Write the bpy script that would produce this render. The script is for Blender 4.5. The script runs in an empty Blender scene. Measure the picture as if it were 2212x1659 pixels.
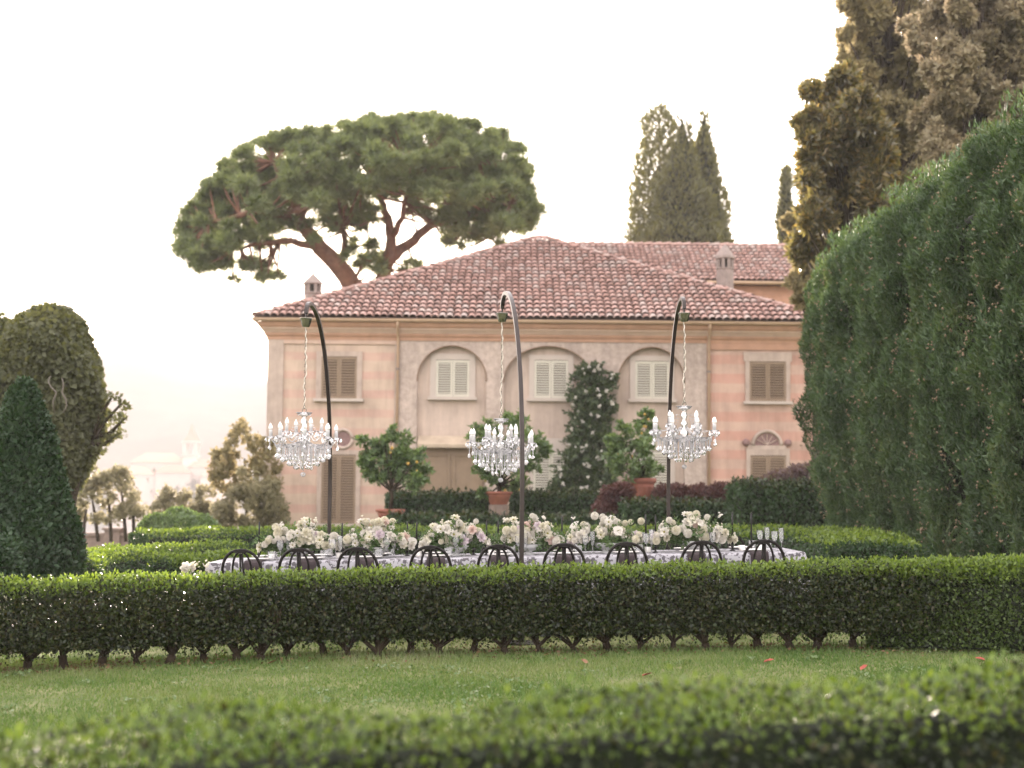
import bpy, math, random
import numpy as np
from mathutils import Vector, Matrix
R = math.radians
sc = bpy.context.scene
C = sc.collection

# ------------------------------------------------------------------ camera
ZC = 1.36
CAMROT = Matrix.Rotation(R(90 + 4.33), 3, 'X') @ Matrix.Rotation(R(0.5), 3, 'Z')
cd = bpy.data.cameras.new('camera')
cam = bpy.data.objects.new('camera', cd)
C.objects.link(cam)
cam.matrix_world = Matrix.Translation((0, 0, ZC)) @ CAMROT.to_4x4()
cd.sensor_fit = 'HORIZONTAL'
cd.sensor_width = 56.0
cd.lens = 80.0
cd.clip_start = 0.1
cd.clip_end = 4000
cd.dof.use_dof = True
cd.dof.focus_distance = 13.9
cd.dof.aperture_fstop = 2.7
sc.camera = cam

# ------------------------------------------------------------------ sky and sun
SUN_EL, SUN_AZ = 12.0, -7.0          # degrees: elevation, and degrees right of +Y
w = bpy.data.worlds.new('World')
sc.world = w
w.use_nodes = True
nt = w.node_tree
nt.nodes.clear()
sky = nt.nodes.new('ShaderNodeTexSky')
sky.sky_type = 'NISHITA'
sky.sun_disc = False
sky.sun_elevation = R(SUN_EL)
sky.sun_rotation = R(SUN_AZ)
sky.altitude = 200
sky.air_density = 1.0
sky.dust_density = 3.0
sky.ozone_density = 1.0
hz = nt.nodes.new('ShaderNodeMixRGB')           # thin bright evening veil over the whole sky
hz.blend_type = 'MIX'
hz.inputs[0].default_value = 0.90
hz.inputs[2].default_value = (7.5, 6.95, 6.95, 1)
nt.links.new(sky.outputs[0], hz.inputs[1])
bg = nt.nodes.new('ShaderNodeBackground')
bg.inputs[1].default_value = 0.1
nt.links.new(hz.outputs[0], bg.inputs[0])
wo = nt.nodes.new('ShaderNodeOutputWorld')
nt.links.new(bg.outputs[0], wo.inputs[0])
sd = bpy.data.lights.new('sun', 'SUN')
sd.energy = 4.2
sd.angle = R(0.55)
sd.color = (1.0, 0.83, 0.74)
so = bpy.data.objects.new('sun', sd)
C.objects.link(so)
sdir = Vector((math.sin(R(SUN_AZ)) * math.cos(R(SUN_EL)), math.cos(R(SUN_AZ)) * math.cos(R(SUN_EL)), math.sin(R(SUN_EL))))
so.rotation_euler = (-sdir).to_track_quat('-Z', 'Y').to_euler()
so.location = (0, 60, 60)

sc.view_settings.view_transform = 'Standard'
sc.view_settings.look = 'None'
sc.view_settings.exposure = 2.2
sc.view_settings.gamma = 1.0
sc.render.engine = 'CYCLES'
cy = sc.cycles
cy.use_denoising = True
cy.max_bounces = 7
cy.diffuse_bounces = 3
cy.glossy_bounces = 3
cy.transmission_bounces = 5
cy.transparent_max_bounces = 24
cy.volume_bounces = 1
cy.caustics_reflective = False
cy.caustics_refractive = False
cy.sample_clamp_indirect = 6.0
HAZE_DENSITY = 0.0005

# ------------------------------------------------------------------ helpers
FV = 80.0 / 56.0 * 2212.0
def at(x, y, D):
    """world point at depth Y = D that falls on (x, y) of a 2212 x 1659 view of the place"""
    d = CAMROT @ Vector(((x - 1106.0) / FV, -(y - 829.5) / FV, -1.0))
    return Vector((0, 0, ZC)) + d * (D / d.y)

def sstep(a, b, x):
    t = np.clip((x - a) / (b - a), 0, 1)
    return t * t * (3 - 2 * t)

def gz(x, y):
    x = np.asarray(x, dtype=float); y = np.asarray(y, dtype=float)
    t = sstep(24, 36, y)
    z = (1 - t) * 0.027 * np.clip(x, -11, 11) + t * 0.2
    z = z - t * 0.85 * sstep(-8.4, -11.5, x)
    drop = np.maximum(sstep(46.6, 50, y) * sstep(-8.4, -9.4, x), np.maximum(sstep(84, 95, y), sstep(-23, -29, x)))
    return z - 10.0 * drop

def gzf(x, y):
    return float(gz(x, y))

class MB:
    def __init__(s):
        s.v = []; s.f = []; s.m = []
    def add(s, vs, fs, mi=0):
        b = len(s.v)
        s.v += [tuple(v) for v in vs]
        s.f += [tuple(i + b for i in f) for f in fs]
        s.m += [mi] * len(fs)
        return s
    def box(s, x0, x1, y0, y1, z0, z1, mi=0):
        vs = [(x0, y0, z0), (x1, y0, z0), (x1, y1, z0), (x0, y1, z0), (x0, y0, z1), (x1, y0, z1), (x1, y1, z1), (x0, y1, z1)]
        return s.add(vs, [(0, 3, 2, 1), (4, 5, 6, 7), (0, 1, 5, 4), (1, 2, 6, 5), (2, 3, 7, 6), (3, 0, 4, 7)], mi)
    def lathe(s, prof, n=16, c=(0, 0, 0), mi=0, close=True):
        vs = []; fs = []
        for r, z in prof:
            for k in range(n):
                a = 2 * math.pi * k / n
                vs.append((c[0] + r * math.cos(a), c[1] + r * math.sin(a), c[2] + z))
        for i in range(len(prof) - 1):
            for k in range(n):
                k2 = (k + 1) % n
                fs.append((i * n + k, i * n + k2, (i + 1) * n + k2, (i + 1) * n + k))
        if close:
            if prof[0][0] > 1e-4: fs.append(tuple(range(n - 1, -1, -1)))
            if prof[-1][0] > 1e-4: fs.append(tuple((len(prof) - 1) * n + k for k in range(n)))
        return s.add(vs, fs, mi)
    def tube(s, pts, rad, n=8, mi=0, square=None, cap=True, closed=False):
        P = [Vector(p) for p in pts]
        m = len(P)
        if not hasattr(rad, '__len__'): rad = [rad] * m
        vs = []; fs = []
        ref = None
        for i in range(m):
            if closed: t = P[(i + 1) % m] - P[i - 1]
            else: t = P[min(i + 1, m - 1)] - P[max(i - 1, 0)]
            t = t.normalized() if t.length > 1e-9 else Vector((0, 0, 1))
            if ref is None:
                ref = Vector((1, 0, 0)) if abs(t.x) < 0.8 else Vector((0, 1, 0))
            a = (ref - t * ref.dot(t)).normalized(); b = t.cross(a); ref = a
            for k in range(n):
                an = 2 * math.pi * (k + (0.5 if square else 0)) / n
                vs.append(P[i] + (a * math.cos(an) + b * math.sin(an)) * rad[i])
        for i in range(m if closed else m - 1):
            j = (i + 1) % m
            for k in range(n):
                k2 = (k + 1) % n
                fs.append((i * n + k, i * n + k2, j * n + k2, j * n + k))
        if cap and not closed:
            fs.append(tuple(range(n - 1, -1, -1)))
            fs.append(tuple((m - 1) * n + k for k in range(n)))
        return s.add(vs, fs, mi)
    def ball(s, c, r, nu=8, nv=6, sz=1.0, mi=0):
        prof = [(max(1e-5, r * math.sin(math.pi * i / nv)), -r * sz * math.cos(math.pi * i / nv)) for i in range(nv + 1)]
        return s.lathe(prof, nu, c, mi, close=False)
    def mesh(s, name, mats, origin=(0, 0, 0), smooth=False):
        me = bpy.data.meshes.new(name)
        o = origin
        me.from_pydata([(v[0] - o[0], v[1] - o[1], v[2] - o[2]) for v in s.v], [], s.f)
        mats = mats if isinstance(mats, (list, tuple)) else [mats]
        for m in mats: me.materials.append(m)
        if len(mats) > 1: me.polygons.foreach_set('material_index', s.m)
        if smooth: me.polygons.foreach_set('use_smooth', [True] * len(s.f))
        me.update()
        return me
    def build(s, name, mats, parent=None, origin=(0, 0, 0), smooth=False, loc=None):
        return link(name, s.mesh(name, mats, origin, smooth), parent, loc)

def link(name, data, parent=None, loc=None, rot=None, scale=None):
    o = bpy.data.objects.new(name, data)
    C.objects.link(o)
    if parent is not None: o.parent = parent
    if loc is not None: o.location = loc
    if rot is not None: o.rotation_euler = rot
    if scale is not None: o.scale = scale if hasattr(scale, '__len__') else (scale,) * 3
    return o

def tag(o, label=None, cat=None, group=None, kind=None):
    if label: o['label'] = label
    if cat: o['category'] = cat
    if group: o['group'] = group
    if kind: o['kind'] = kind
    return o

def thing(name, label, cat, loc=(0, 0, 0), rz=0, group=None):
    o = link(name, None, None, loc, (0, 0, rz))
    o.empty_display_size = 0.1
    return tag(o, label, cat, group)

def copy_tree(o, parent=None):
    c = o.copy()
    C.objects.link(c)
    c.parent = parent
    for ch in list(o.children): copy_tree(ch, c)
    return c

def np_mesh(name, V, F, mat, smooth=False):
    """V (n,3), F (m,k) fast mesh"""
    me = bpy.data.meshes.new(name)
    k = F.shape[1]
    me.vertices.add(len(V)); me.vertices.foreach_set('co', np.ascontiguousarray(V, dtype=np.float32).ravel())
    me.loops.add(F.size); me.loops.foreach_set('vertex_index', np.ascontiguousarray(F, dtype=np.int32).ravel())
    me.polygons.add(len(F)); me.polygons.foreach_set('loop_start', np.arange(0, F.size, k, dtype=np.int32))
    if smooth: me.polygons.foreach_set('use_smooth', np.ones(len(F), dtype=bool))
    me.update(calc_edges=True)
    me.materials.append(mat)
    return me

rng = np.random.default_rng(11)
random.seed(7)
def nrm(a):
    return a / np.maximum(np.linalg.norm(a, axis=1, keepdims=True), 1e-9)
def runit(n):
    return nrm(rng.normal(size=(n, 3)))

def leaves(P, N, L, W, bias=0.7, grow=(0, 0, 0.4), out=0.5, fold=0.15, var=0.35):
    """leaf-shaped quads at points P facing roughly along N -> (V, F)"""
    n = len(P)
    nn = nrm(N * bias + runit(n))
    a = runit(n) + np.array(grow) + N * out
    a = nrm(a - (a * nn).sum(1, keepdims=True) * nn)
    b = np.cross(nn, a)
    s = (1 - var + 2 * var * rng.random((n, 1)))
    l = L * s; wd = W * s * (0.8 + 0.4 * rng.random((n, 1)))
    V = np.empty((n, 4, 3))
    V[:, 0] = P
    V[:, 1] = P + a * l * 0.45 + b * wd * 0.5 + nn * wd * fold
    V[:, 2] = P + a * l
    V[:, 3] = P + a * l * 0.45 - b * wd * 0.5 + nn * wd * fold
    return V.reshape(-1, 3), np.arange(4 * n).reshape(-1, 4)

def cat_leaf(parts):
    Vs, Fs, o = [], [], 0
    for V, F in parts:
        Vs.append(V); Fs.append(F + o); o += len(V)
    return np.concatenate(Vs), np.concatenate(Fs)

def leaf_obj(name, parts, mat, parent=None, origin=(0, 0, 0), loc=None):
    V, F = cat_leaf(parts if isinstance(parts, list) else [parts])
    V = V - np.array(origin)
    return link(name, np_mesh(name, V, F, mat), parent, loc)

def ell_pts(n, c, r, lo=0.75, zmin=-1.0):
    """points in the outer shell of an ellipsoid with outward normals"""
    u = runit(n)
    u[:, 2] = np.where(u[:, 2] < zmin, -u[:, 2], u[:, 2])
    t = lo + (1 - lo) * rng.random((n, 1)) ** 0.6
    r = np.array(r)
    return np.array(c) + u * t * r, nrm(u / r)

def lump(P, amp, f):
    """cheap smooth 3d noise"""
    x, y, z = P[:, 0] * f, P[:, 1] * f, P[:, 2] * f
    return amp * (np.sin(x * 1.7 + 1.3 * np.sin(y * 1.1 + z)) + np.sin(y * 2.1 + 1.7 * np.sin(z * 1.3 + x)) + np.sin(z * 2.3 + 1.1 * np.sin(x * 1.9 + y))) / 3.0

def sprays(c, r, ntw, per, L, W, up=0.0, flat=1.0, long=(.55, 1.2), tri=False):
    """leaves set along twigs that radiate from a clump: ragged outline, gaps, feathery ends"""
    d = rng.normal(size=(ntw, 3)); d[:, 2] = d[:, 2] * flat + up; d = nrm(d)
    ln = long[0] + (long[1] - long[0]) * rng.random((ntw, 1))
    t = rng.random((ntw, per)) ** .6 * ln
    P = np.asarray(c) + (d[:, None, :] * t[:, :, None]) * np.asarray(r) + rng.normal(size=(ntw, per, 3)) * np.asarray(r) * .055
    N = np.repeat(d, per, 0)
    P = P.reshape(-1, 3)
    if not tri: return leaves(P, N, L, W, .25, (0, 0, .25), .9, var=.4)
    n = len(P); nn = nrm(N * .25 + runit(n)); a = runit(n) + N * .9; a[:, 2] += .25
    a = nrm(a - (a * nn).sum(1, keepdims=True) * nn); b = np.cross(nn, a); s_ = .6 + .8 * rng.random((n, 1))
    V = np.empty((n, 3, 3)); V[:, 0] = P - b * W * .5 * s_; V[:, 1] = P + b * W * .5 * s_ + a * L * .25 * s_; V[:, 2] = P + a * L * s_
    return V.reshape(-1, 3), np.arange(3 * n).reshape(-1, 3)

# ------------------------------------------------------------------ materials
def newmat(name):
    m = bpy.data.materials.new(name)
    m.use_nodes = True
    t = m.node_tree
    return m, t, t.nodes['Principled BSDF'], t.nodes['Material Output']

def streaks(t, src, lo=0.74, hi=1.06):
    """rain streaks and faded patches on old plaster"""
    tc = t.nodes.new('ShaderNodeTexCoord')
    mp = t.nodes.new('ShaderNodeMapping'); mp.inputs['Scale'].default_value = (2.6, 2.6, 0.28)
    t.links.new(tc.outputs['Object'], mp.inputs['Vector'])
    n1 = t.nodes.new('ShaderNodeTexNoise'); n1.inputs['Scale'].default_value = 1.3; n1.inputs['Detail'].default_value = 8; n1.inputs['Roughness'].default_value = 0.7
    t.links.new(mp.outputs[0], n1.inputs['Vector'])
    n2 = t.nodes.new('ShaderNodeTexNoise'); n2.inputs['Scale'].default_value = 0.8; n2.inputs['Detail'].default_value = 5
    t.links.new(tc.outputs['Object'], n2.inputs['Vector'])
    ad = t.nodes.new('ShaderNodeMath'); ad.operation = 'ADD'
    t.links.new(n1.outputs['Fac'], ad.inputs[0]); t.links.new(n2.outputs['Fac'], ad.inputs[1])
    mr = t.nodes.new('ShaderNodeMapRange'); mr.inputs['From Min'].default_value = 0.7; mr.inputs['From Max'].default_value = 1.15
    mr.inputs['To Min'].default_value = lo; mr.inputs['To Max'].default_value = hi
    t.links.new(ad.outputs[0], mr.inputs['Value'])
    mx = t.nodes.new('ShaderNodeVectorMath'); mx.operation = 'SCALE'
    t.links.new(src, mx.inputs[0]); t.links.new(mr.outputs[0], mx.inputs['Scale'])
    return mx.outputs[0]

def pmat(name, col, rough=0.8, var=0.15, scale=4.0, bump=0.0, bscale=None, spec=0.3, metal=0.0, col2=None, rand=0.0, detail=6.0, streak=False):
    m, t, p, o = newmat(name)
    tc = t.nodes.new('ShaderNodeTexCoord')
    nz = t.nodes.new('ShaderNodeTexNoise')
    nz.inputs['Scale'].default_value = scale
    nz.inputs['Detail'].default_value = detail
    nz.inputs['Roughness'].default_value = 0.62
    t.links.new(tc.outputs['Object'], nz.inputs['Vector'])
    rp = t.nodes.new('ShaderNodeValToRGB')
    c2 = col2 if col2 else tuple(min(1, c * (1 + var)) for c in col)
    c1 = col if col2 else tuple(c * (1 - var) for c in col)
    rp.color_ramp.elements[0].position = 0.3; rp.color_ramp.elements[0].color = (*c1, 1)
    rp.color_ramp.elements[1].position = 0.7; rp.color_ramp.elements[1].color = (*c2, 1)
    t.links.new(nz.outputs['Fac'], rp.inputs['Fac'])
    src = rp.outputs['Color']
    if rand:
        oi = t.nodes.new('ShaderNodeObjectInfo')
        mr = t.nodes.new('ShaderNodeMapRange')
        mr.inputs['To Min'].default_value = 1 - rand; mr.inputs['To Max'].default_value = 1 + rand
        t.links.new(oi.outputs['Random'], mr.inputs['Value'])
        mx = t.nodes.new('ShaderNodeVectorMath'); mx.operation = 'SCALE'
        t.links.new(src, mx.inputs[0]); t.links.new(mr.outputs[0], mx.inputs['Scale'])
        src = mx.outputs[0]
    if streak: src = streaks(t, src)
    t.links.new(src, p.inputs['Base Color'])
    p.inputs['Roughness'].default_value = rough
    p.inputs['Specular IOR Level'].default_value = spec
    p.inputs['Metallic'].default_value = metal
    if bump:
        n2 = t.nodes.new('ShaderNodeTexNoise')
        n2.inputs['Scale'].default_value = bscale or scale * 6
        n2.inputs['Detail'].default_value = 5
        t.links.new(tc.outputs['Object'], n2.inputs['Vector'])
        b = t.nodes.new('ShaderNodeBump')
        b.inputs['Strength'].default_value = bump
        b.inputs['Distance'].default_value = 0.02
        t.links.new(n2.outputs['Fac'], b.inputs['Height'])
        t.links.new(b.outputs[0], p.inputs['Normal'])
    return m

def leafmat(name, cols, trans=0.3, rough=0.5, spec=0.4, tcol=None, nscale=0.0):
    """foliage: each leaf takes its own colour from the list; thin leaves let light through"""
    m, t, p, o = newmat(name)
    g = t.nodes.new('ShaderNodeNewGeometry')
    rp = t.nodes.new('ShaderNodeValToRGB')
    el = rp.color_ramp.elements
    n = len(cols)
    el[0].position = 0; el[0].color = (*cols[0], 1)
    el[1].position = 1; el[1].color = (*cols[-1], 1)
    for i in range(1, n - 1):
        e = el.new(i / (n - 1)); e.color = (*cols[i], 1)
    fac = g.outputs['Random Per Island']
    if nscale:
        tc = t.nodes.new('ShaderNodeTexCoord')
        nz = t.nodes.new('ShaderNodeTexNoise')
        nz.inputs['Scale'].default_value = nscale; nz.inputs['Detail'].default_value = 2
        t.links.new(tc.outputs['Object'], nz.inputs['Vector'])
        mr = t.nodes.new('ShaderNodeMapRange')
        mr.inputs['From Min'].default_value = 0.3; mr.inputs['From Max'].default_value = 0.7
        t.links.new(nz.outputs['Fac'], mr.inputs['Value'])
        mx = t.nodes.new('ShaderNodeMix')
        mx.inputs['Factor'].default_value = 0.5
        t.links.new(fac, mx.inputs['A']); t.links.new(mr.outputs[0], mx.inputs['B'])
        fac = mx.outputs['Result']
    t.links.new(fac, rp.inputs['Fac'])
    t.links.new(rp.outputs[0], p.inputs['Base Color'])
    p.inputs['Roughness'].default_value = rough
    p.inputs['Specular IOR Level'].default_value = spec
    tr = t.nodes.new('ShaderNodeBsdfTranslucent')
    if tcol: tr.inputs[0].default_value = (*tcol, 1)
    else:
        gm = t.nodes.new('ShaderNodeMixRGB'); gm.blend_type = 'MULTIPLY'; gm.inputs[0].default_value = 1
        gm.inputs[2].default_value = (1.6, 1.5, 0.7, 1)
        t.links.new(rp.outputs[0], gm.inputs[1]); t.links.new(gm.outputs[0], tr.inputs[0])
    mx = t.nodes.new('ShaderNodeMixShader')
    mx.inputs[0].default_value = trans
    t.links.new(p.outputs[0], mx.inputs[1]); t.links.new(tr.outputs[0], mx.inputs[2])
    t.links.new(mx.outputs[0], o.inputs['Surface'])
    return m

def glassmat(name, tint=(0.96, 0.97, 0.97), body=0.12, blend=0.35):
    m, t, p, o = newmat(name)
    t.nodes.remove(p)
    tr = t.nodes.new('ShaderNodeBsdfTransparent'); tr.inputs[0].default_value = (*tint, 1)
    gl = t.nodes.new('ShaderNodeBsdfGlossy'); gl.inputs['Roughness'].default_value = 0.04
    d1 = t.nodes.new('ShaderNodeBsdfTranslucent'); d1.inputs[0].default_value = (0.55, 0.55, 0.56, 1)
    d2 = t.nodes.new('ShaderNodeBsdfDiffuse'); d2.inputs[0].default_value = (0.40, 0.40, 0.41, 1)
    df = t.nodes.new('ShaderNodeAddShader'); t.links.new(d1.outputs[0], df.inputs[0]); t.links.new(d2.outputs[0], df.inputs[1])
    lw = t.nodes.new('ShaderNodeLayerWeight'); lw.inputs['Blend'].default_value = blend
    m1 = t.nodes.new('ShaderNodeMixShader'); m1.inputs[0].default_value = body
    t.links.new(tr.outputs[0], m1.inputs[1]); t.links.new(df.outputs[0], m1.inputs[2])
    m2 = t.nodes.new('ShaderNodeMixShader')
    t.links.new(lw.outputs['Fresnel'], m2.inputs[0])
    t.links.new(m1.outputs[0], m2.inputs[1]); t.links.new(gl.outputs[0], m2.inputs[2])
    t.links.new(m2.outputs[0], o.inputs['Surface'])
    return m

def tilemat(name):
    m, t, p, o = newmat(name)
    g = t.nodes.new('ShaderNodeNewGeometry'); oi = t.nodes.new('ShaderNodeObjectInfo')
    ad = t.nodes.new('ShaderNodeMath'); ad.operation = 'ADD'
    t.links.new(g.outputs['Random Per Island'], ad.inputs[0]); t.links.new(oi.outputs['Random'], ad.inputs[1])
    fr = t.nodes.new('ShaderNodeMath'); fr.operation = 'FRACT'
    t.links.new(ad.outputs[0], fr.inputs[0])
    rp = t.nodes.new('ShaderNodeValToRGB')
    el = rp.color_ramp.elements
    cols = [(0.0, (0.25, 0.155, 0.130)), (0.2, (0.33, 0.198, 0.165)), (0.45, (0.385, 0.24, 0.202)), (0.7, (0.42, 0.275, 0.238)), (0.88, (0.37, 0.285, 0.255)), (0.97, (0.43, 0.34, 0.30))]
    el[0].position, el[0].color = cols[0][0], (*cols[0][1], 1)
    el[1].position, el[1].color = 1.0, (0.36, 0.29, 0.265, 1)
    for a, c in cols[1:]:
        e = el.new(a); e.color = (*c, 1)
    t.links.new(fr.outputs[0], rp.inputs['Fac'])
    tc = t.nodes.new('ShaderNodeTexCoord'); nz = t.nodes.new('ShaderNodeTexNoise')
    nz.inputs['Scale'].default_value = 9; nz.inputs['Detail'].default_value = 6
    t.links.new(g.outputs['Position'], nz.inputs['Vector'])
    mx = t.nodes.new('ShaderNodeMixRGB'); mx.blend_type = 'MIX'
    mr = t.nodes.new('ShaderNodeMapRange'); mr.inputs['From Min'].default_value = 0.52; mr.inputs['From Max'].default_value = 0.72; mr.inputs['To Max'].default_value = 0.55
    t.links.new(nz.outputs['Fac'], mr.inputs['Value']); t.links.new(mr.outputs[0], mx.inputs[0])
    t.links.new(rp.outputs[0], mx.inputs[1]); mx.inputs[2].default_value = (0.12, 0.095, 0.085, 1)
    t.links.new(mx.outputs[0], p.inputs['Base Color'])
    p.inputs['Roughness'].default_value = 0.75
    p.inputs['Specular IOR Level'].default_value = 0.25
    return m

def bandmat(name, base, pink, z0, per, strength=0.9, frac=0.42):
    """old fresco plaster with painted courses (flat paint on the wall)"""
    m, t, p, o = newmat(name)
    tc = t.nodes.new('ShaderNodeTexCoord')
    sx = t.nodes.new('ShaderNodeSeparateXYZ'); t.links.new(tc.outputs['Object'], sx.inputs[0])
    nz = t.nodes.new('ShaderNodeTexNoise'); nz.inputs['Scale'].default_value = 1.6; nz.inputs['Detail'].default_value = 8; nz.inputs['Roughness'].default_value = 0.65
    t.links.new(tc.outputs['Object'], nz.inputs['Vector'])
    def mth(op, a, b=None):
        n = t.nodes.new('ShaderNodeMath'); n.operation = op
        for i, q in enumerate((a, b)):
            if q is None: continue
            if isinstance(q, (int, float)): n.inputs[i].default_value = q
            else: t.links.new(q, n.inputs[i])
        return n.outputs[0]
    zz = mth('ADD', sx.outputs['Z'], mth('MULTIPLY', mth('SUBTRACT', nz.outputs['Fac'], 0.5), 0.10))
    f = mth('FRACT', mth('DIVIDE', mth('SUBTRACT', zz, z0), per))
    d = mth('ABSOLUTE', mth('SUBTRACT', f, 0.5))
    mr = t.nodes.new('ShaderNodeMapRange'); mr.interpolation_type = 'SMOOTHSTEP'
    mr.inputs['From Min'].default_value = frac * 0.5 + 0.05; mr.inputs['From Max'].default_value = frac * 0.5 - 0.05
    t.links.new(d, mr.inputs['Value'])
    n2 = t.nodes.new('ShaderNodeTexNoise'); n2.inputs['Scale'].default_value = 0.55; n2.inputs['Detail'].default_value = 7; n2.inputs['Roughness'].default_value = 0.7
    t.links.new(tc.outputs['Object'], n2.inputs['Vector'])
    r2 = t.nodes.new('ShaderNodeMapRange'); r2.inputs['From Min'].default_value = 0.3; r2.inputs['From Max'].default_value = 0.6; r2.inputs['To Min'].default_value = 0.25; r2.inputs['To Max'].default_value = strength
    t.links.new(n2.outputs['Fac'], r2.inputs['Value'])
    fac = mth('MULTIPLY', mr.outputs[0], r2.outputs[0])
    bn = t.nodes.new('ShaderNodeMixRGB'); bn.inputs[1].default_value = (*[c * 0.86 for c in base], 1); bn.inputs[2].default_value = (*[min(1, c * 1.12) for c in base], 1)
    t.links.new(nz.outputs['Fac'], bn.inputs[0])
    mx = t.nodes.new('ShaderNodeMixRGB'); t.links.new(fac, mx.inputs[0]); t.links.new(bn.outputs[0], mx.inputs[1]); mx.inputs[2].default_value = (*pink, 1)
    t.links.new(streaks(t, mx.outputs[0]), p.inputs['Base Color'])
    p.inputs['Roughness'].default_value = 0.9; p.inputs['Specular IOR Level'].default_value = 0.15
    return m

def lacemat(name):
    m, t, p, o = newmat(name)
    tc = t.nodes.new('ShaderNodeTexCoord')
    vo = t.nodes.new('ShaderNodeTexVoronoi'); vo.inputs['Scale'].default_value = 17
    nz = t.nodes.new('ShaderNodeTexNoise'); nz.inputs['Scale'].default_value = 34; nz.inputs['Detail'].default_value = 4
    n3 = t.nodes.new('ShaderNodeTexNoise'); n3.inputs['Scale'].default_value = 42; n3.inputs['Detail'].default_value = 2
    for n in (vo, nz, n3): t.links.new(tc.outputs['Object'], n.inputs['Vector'])
    ad = t.nodes.new('ShaderNodeMath'); ad.operation = 'MULTIPLY_ADD'; ad.inputs[1].default_value = 0.55
    t.links.new(vo.outputs['Distance'], ad.inputs[0]); t.links.new(nz.outputs['Fac'], ad.inputs[2])
    a2 = t.nodes.new('ShaderNodeMath'); a2.operation = 'MULTIPLY_ADD'; a2.inputs[1].default_value = 0.45
    t.links.new(n3.outputs['Fac'], a2.inputs[0]); t.links.new(ad.outputs[0], a2.inputs[2])
    rp = t.nodes.new('ShaderNodeValToRGB')
    el = rp.color_ramp.elements
    el[0].position = 0.95; el[0].color = (0.105, 0.098, 0.108, 1)
    el[1].position = 1.20; el[1].color = (0.37, 0.365, 0.39, 1)
    t.links.new(a2.outputs[0], rp.inputs['Fac'])
    t.links.new(rp.outputs[0], p.inputs['Base Color'])
    p.inputs['Roughness'].default_value = 0.85
    p.inputs['Specular IOR Level'].default_value = 0.2
    return m

M = {}
M['lawn'] = pmat('lawn', (0.065, 0.095, 0.022), 0.95, scale=1.6, col2=(0.19, 0.185, 0.085), bump=0.5, bscale=60)
M['box_leaf'] = leafmat('box_leaf', [(0.006, 0.011, 0.003), (0.012, 0.022, 0.005), (0.036, 0.058, 0.012), (0.050, 0.042, 0.014)], 0.26, 0.42, 0.4)  # dark leaf, deepened to put shade on the hedge faces
M['box_mid_lit'] = leafmat('box_mid_lit', [(0.025, 0.045, 0.010), (0.05, 0.085, 0.018), (0.09, 0.135, 0.03)], 0.3, 0.42, 0.4)  # brighter box leaf: light on the right hedge put into its colour
M['box_new_lit'] = leafmat('box_new_lit', [(0.065, 0.11, 0.020), (0.12, 0.185, 0.035), (0.18, 0.25, 0.055)], 0.42, 0.42, 0.4)  # young leaf tips, brightened to paint skylight on the hedge tops
M['climber_leaf'] = leafmat('climber_leaf', [(0.034, 0.056, 0.028), (0.060, 0.092, 0.044), (0.10, 0.135, 0.065)], 0.3, 0.45)
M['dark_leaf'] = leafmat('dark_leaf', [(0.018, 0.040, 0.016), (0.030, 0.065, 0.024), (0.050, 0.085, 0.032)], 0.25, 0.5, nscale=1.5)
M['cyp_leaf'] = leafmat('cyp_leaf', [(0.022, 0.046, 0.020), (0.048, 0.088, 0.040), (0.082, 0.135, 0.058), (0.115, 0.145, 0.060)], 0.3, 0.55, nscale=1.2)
M['ivy_leaf'] = leafmat('ivy_leaf', [(0.065, 0.074, 0.038), (0.11, 0.12, 0.062), (0.17, 0.175, 0.095)], 0.42, 0.5, nscale=1.0)
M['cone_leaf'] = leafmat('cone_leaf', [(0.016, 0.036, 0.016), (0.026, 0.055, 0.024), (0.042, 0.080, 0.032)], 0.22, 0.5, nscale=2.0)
M['pine_leaf'] = leafmat('pine_leaf', [(0.085, 0.115, 0.060), (0.145, 0.182, 0.098), (0.215, 0.255, 0.14)], 0.48, 0.5, nscale=0.7)
M['oak_leaf'] = leafmat('oak_leaf', [(0.12, 0.112, 0.056), (0.215, 0.195, 0.10), (0.32, 0.275, 0.14), (0.34, 0.26, 0.12)], 0.5, 0.45, nscale=0.8, tcol=(0.33, 0.28, 0.15))
M['gold_lit_leaf'] = leafmat('gold_lit_leaf', [(0.14, 0.13, 0.062), (0.24, 0.215, 0.105), (0.34, 0.29, 0.15)], 0.5, 0.5, nscale=0.5, tcol=(0.34, 0.28, 0.14))  # gold of the low sun put into the leaf colour
M['grey_leaf'] = leafmat('grey_leaf', [(0.145, 0.132, 0.080), (0.255, 0.228, 0.14), (0.38, 0.33, 0.205), (0.44, 0.33, 0.17)], 0.45, 0.4, nscale=0.8, tcol=(0.36, 0.29, 0.19))
M['mag_leaf'] = leafmat('mag_leaf', [(0.075, 0.072, 0.038), (0.13, 0.122, 0.066), (0.20, 0.178, 0.10), (0.27, 0.195, 0.085)], 0.42, 0.28, 0.7)
M['citrus_leaf'] = leafmat('citrus_leaf', [(0.062, 0.104, 0.044), (0.11, 0.175, 0.075), (0.18, 0.26, 0.12)], 0.42, 0.35, 0.5)
M['shrub_leaf'] = leafmat('shrub_leaf', [(0.13, 0.125, 0.07), (0.21, 0.195, 0.11), (0.29, 0.26, 0.16)], 0.55, 0.5, nscale=1.2, tcol=(0.34, 0.31, 0.19))
M['burg_leaf'] = leafmat('burg_leaf', [(0.055, 0.024, 0.026), (0.095, 0.040, 0.040), (0.13, 0.065, 0.055)], 0.3, 0.5, nscale=1.2)
M['purple_leaf'] = leafmat('purple_leaf', [(0.09, 0.06, 0.07), (0.15, 0.10, 0.12), (0.14, 0.11, 0.08)], 0.3, 0.5)
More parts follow.
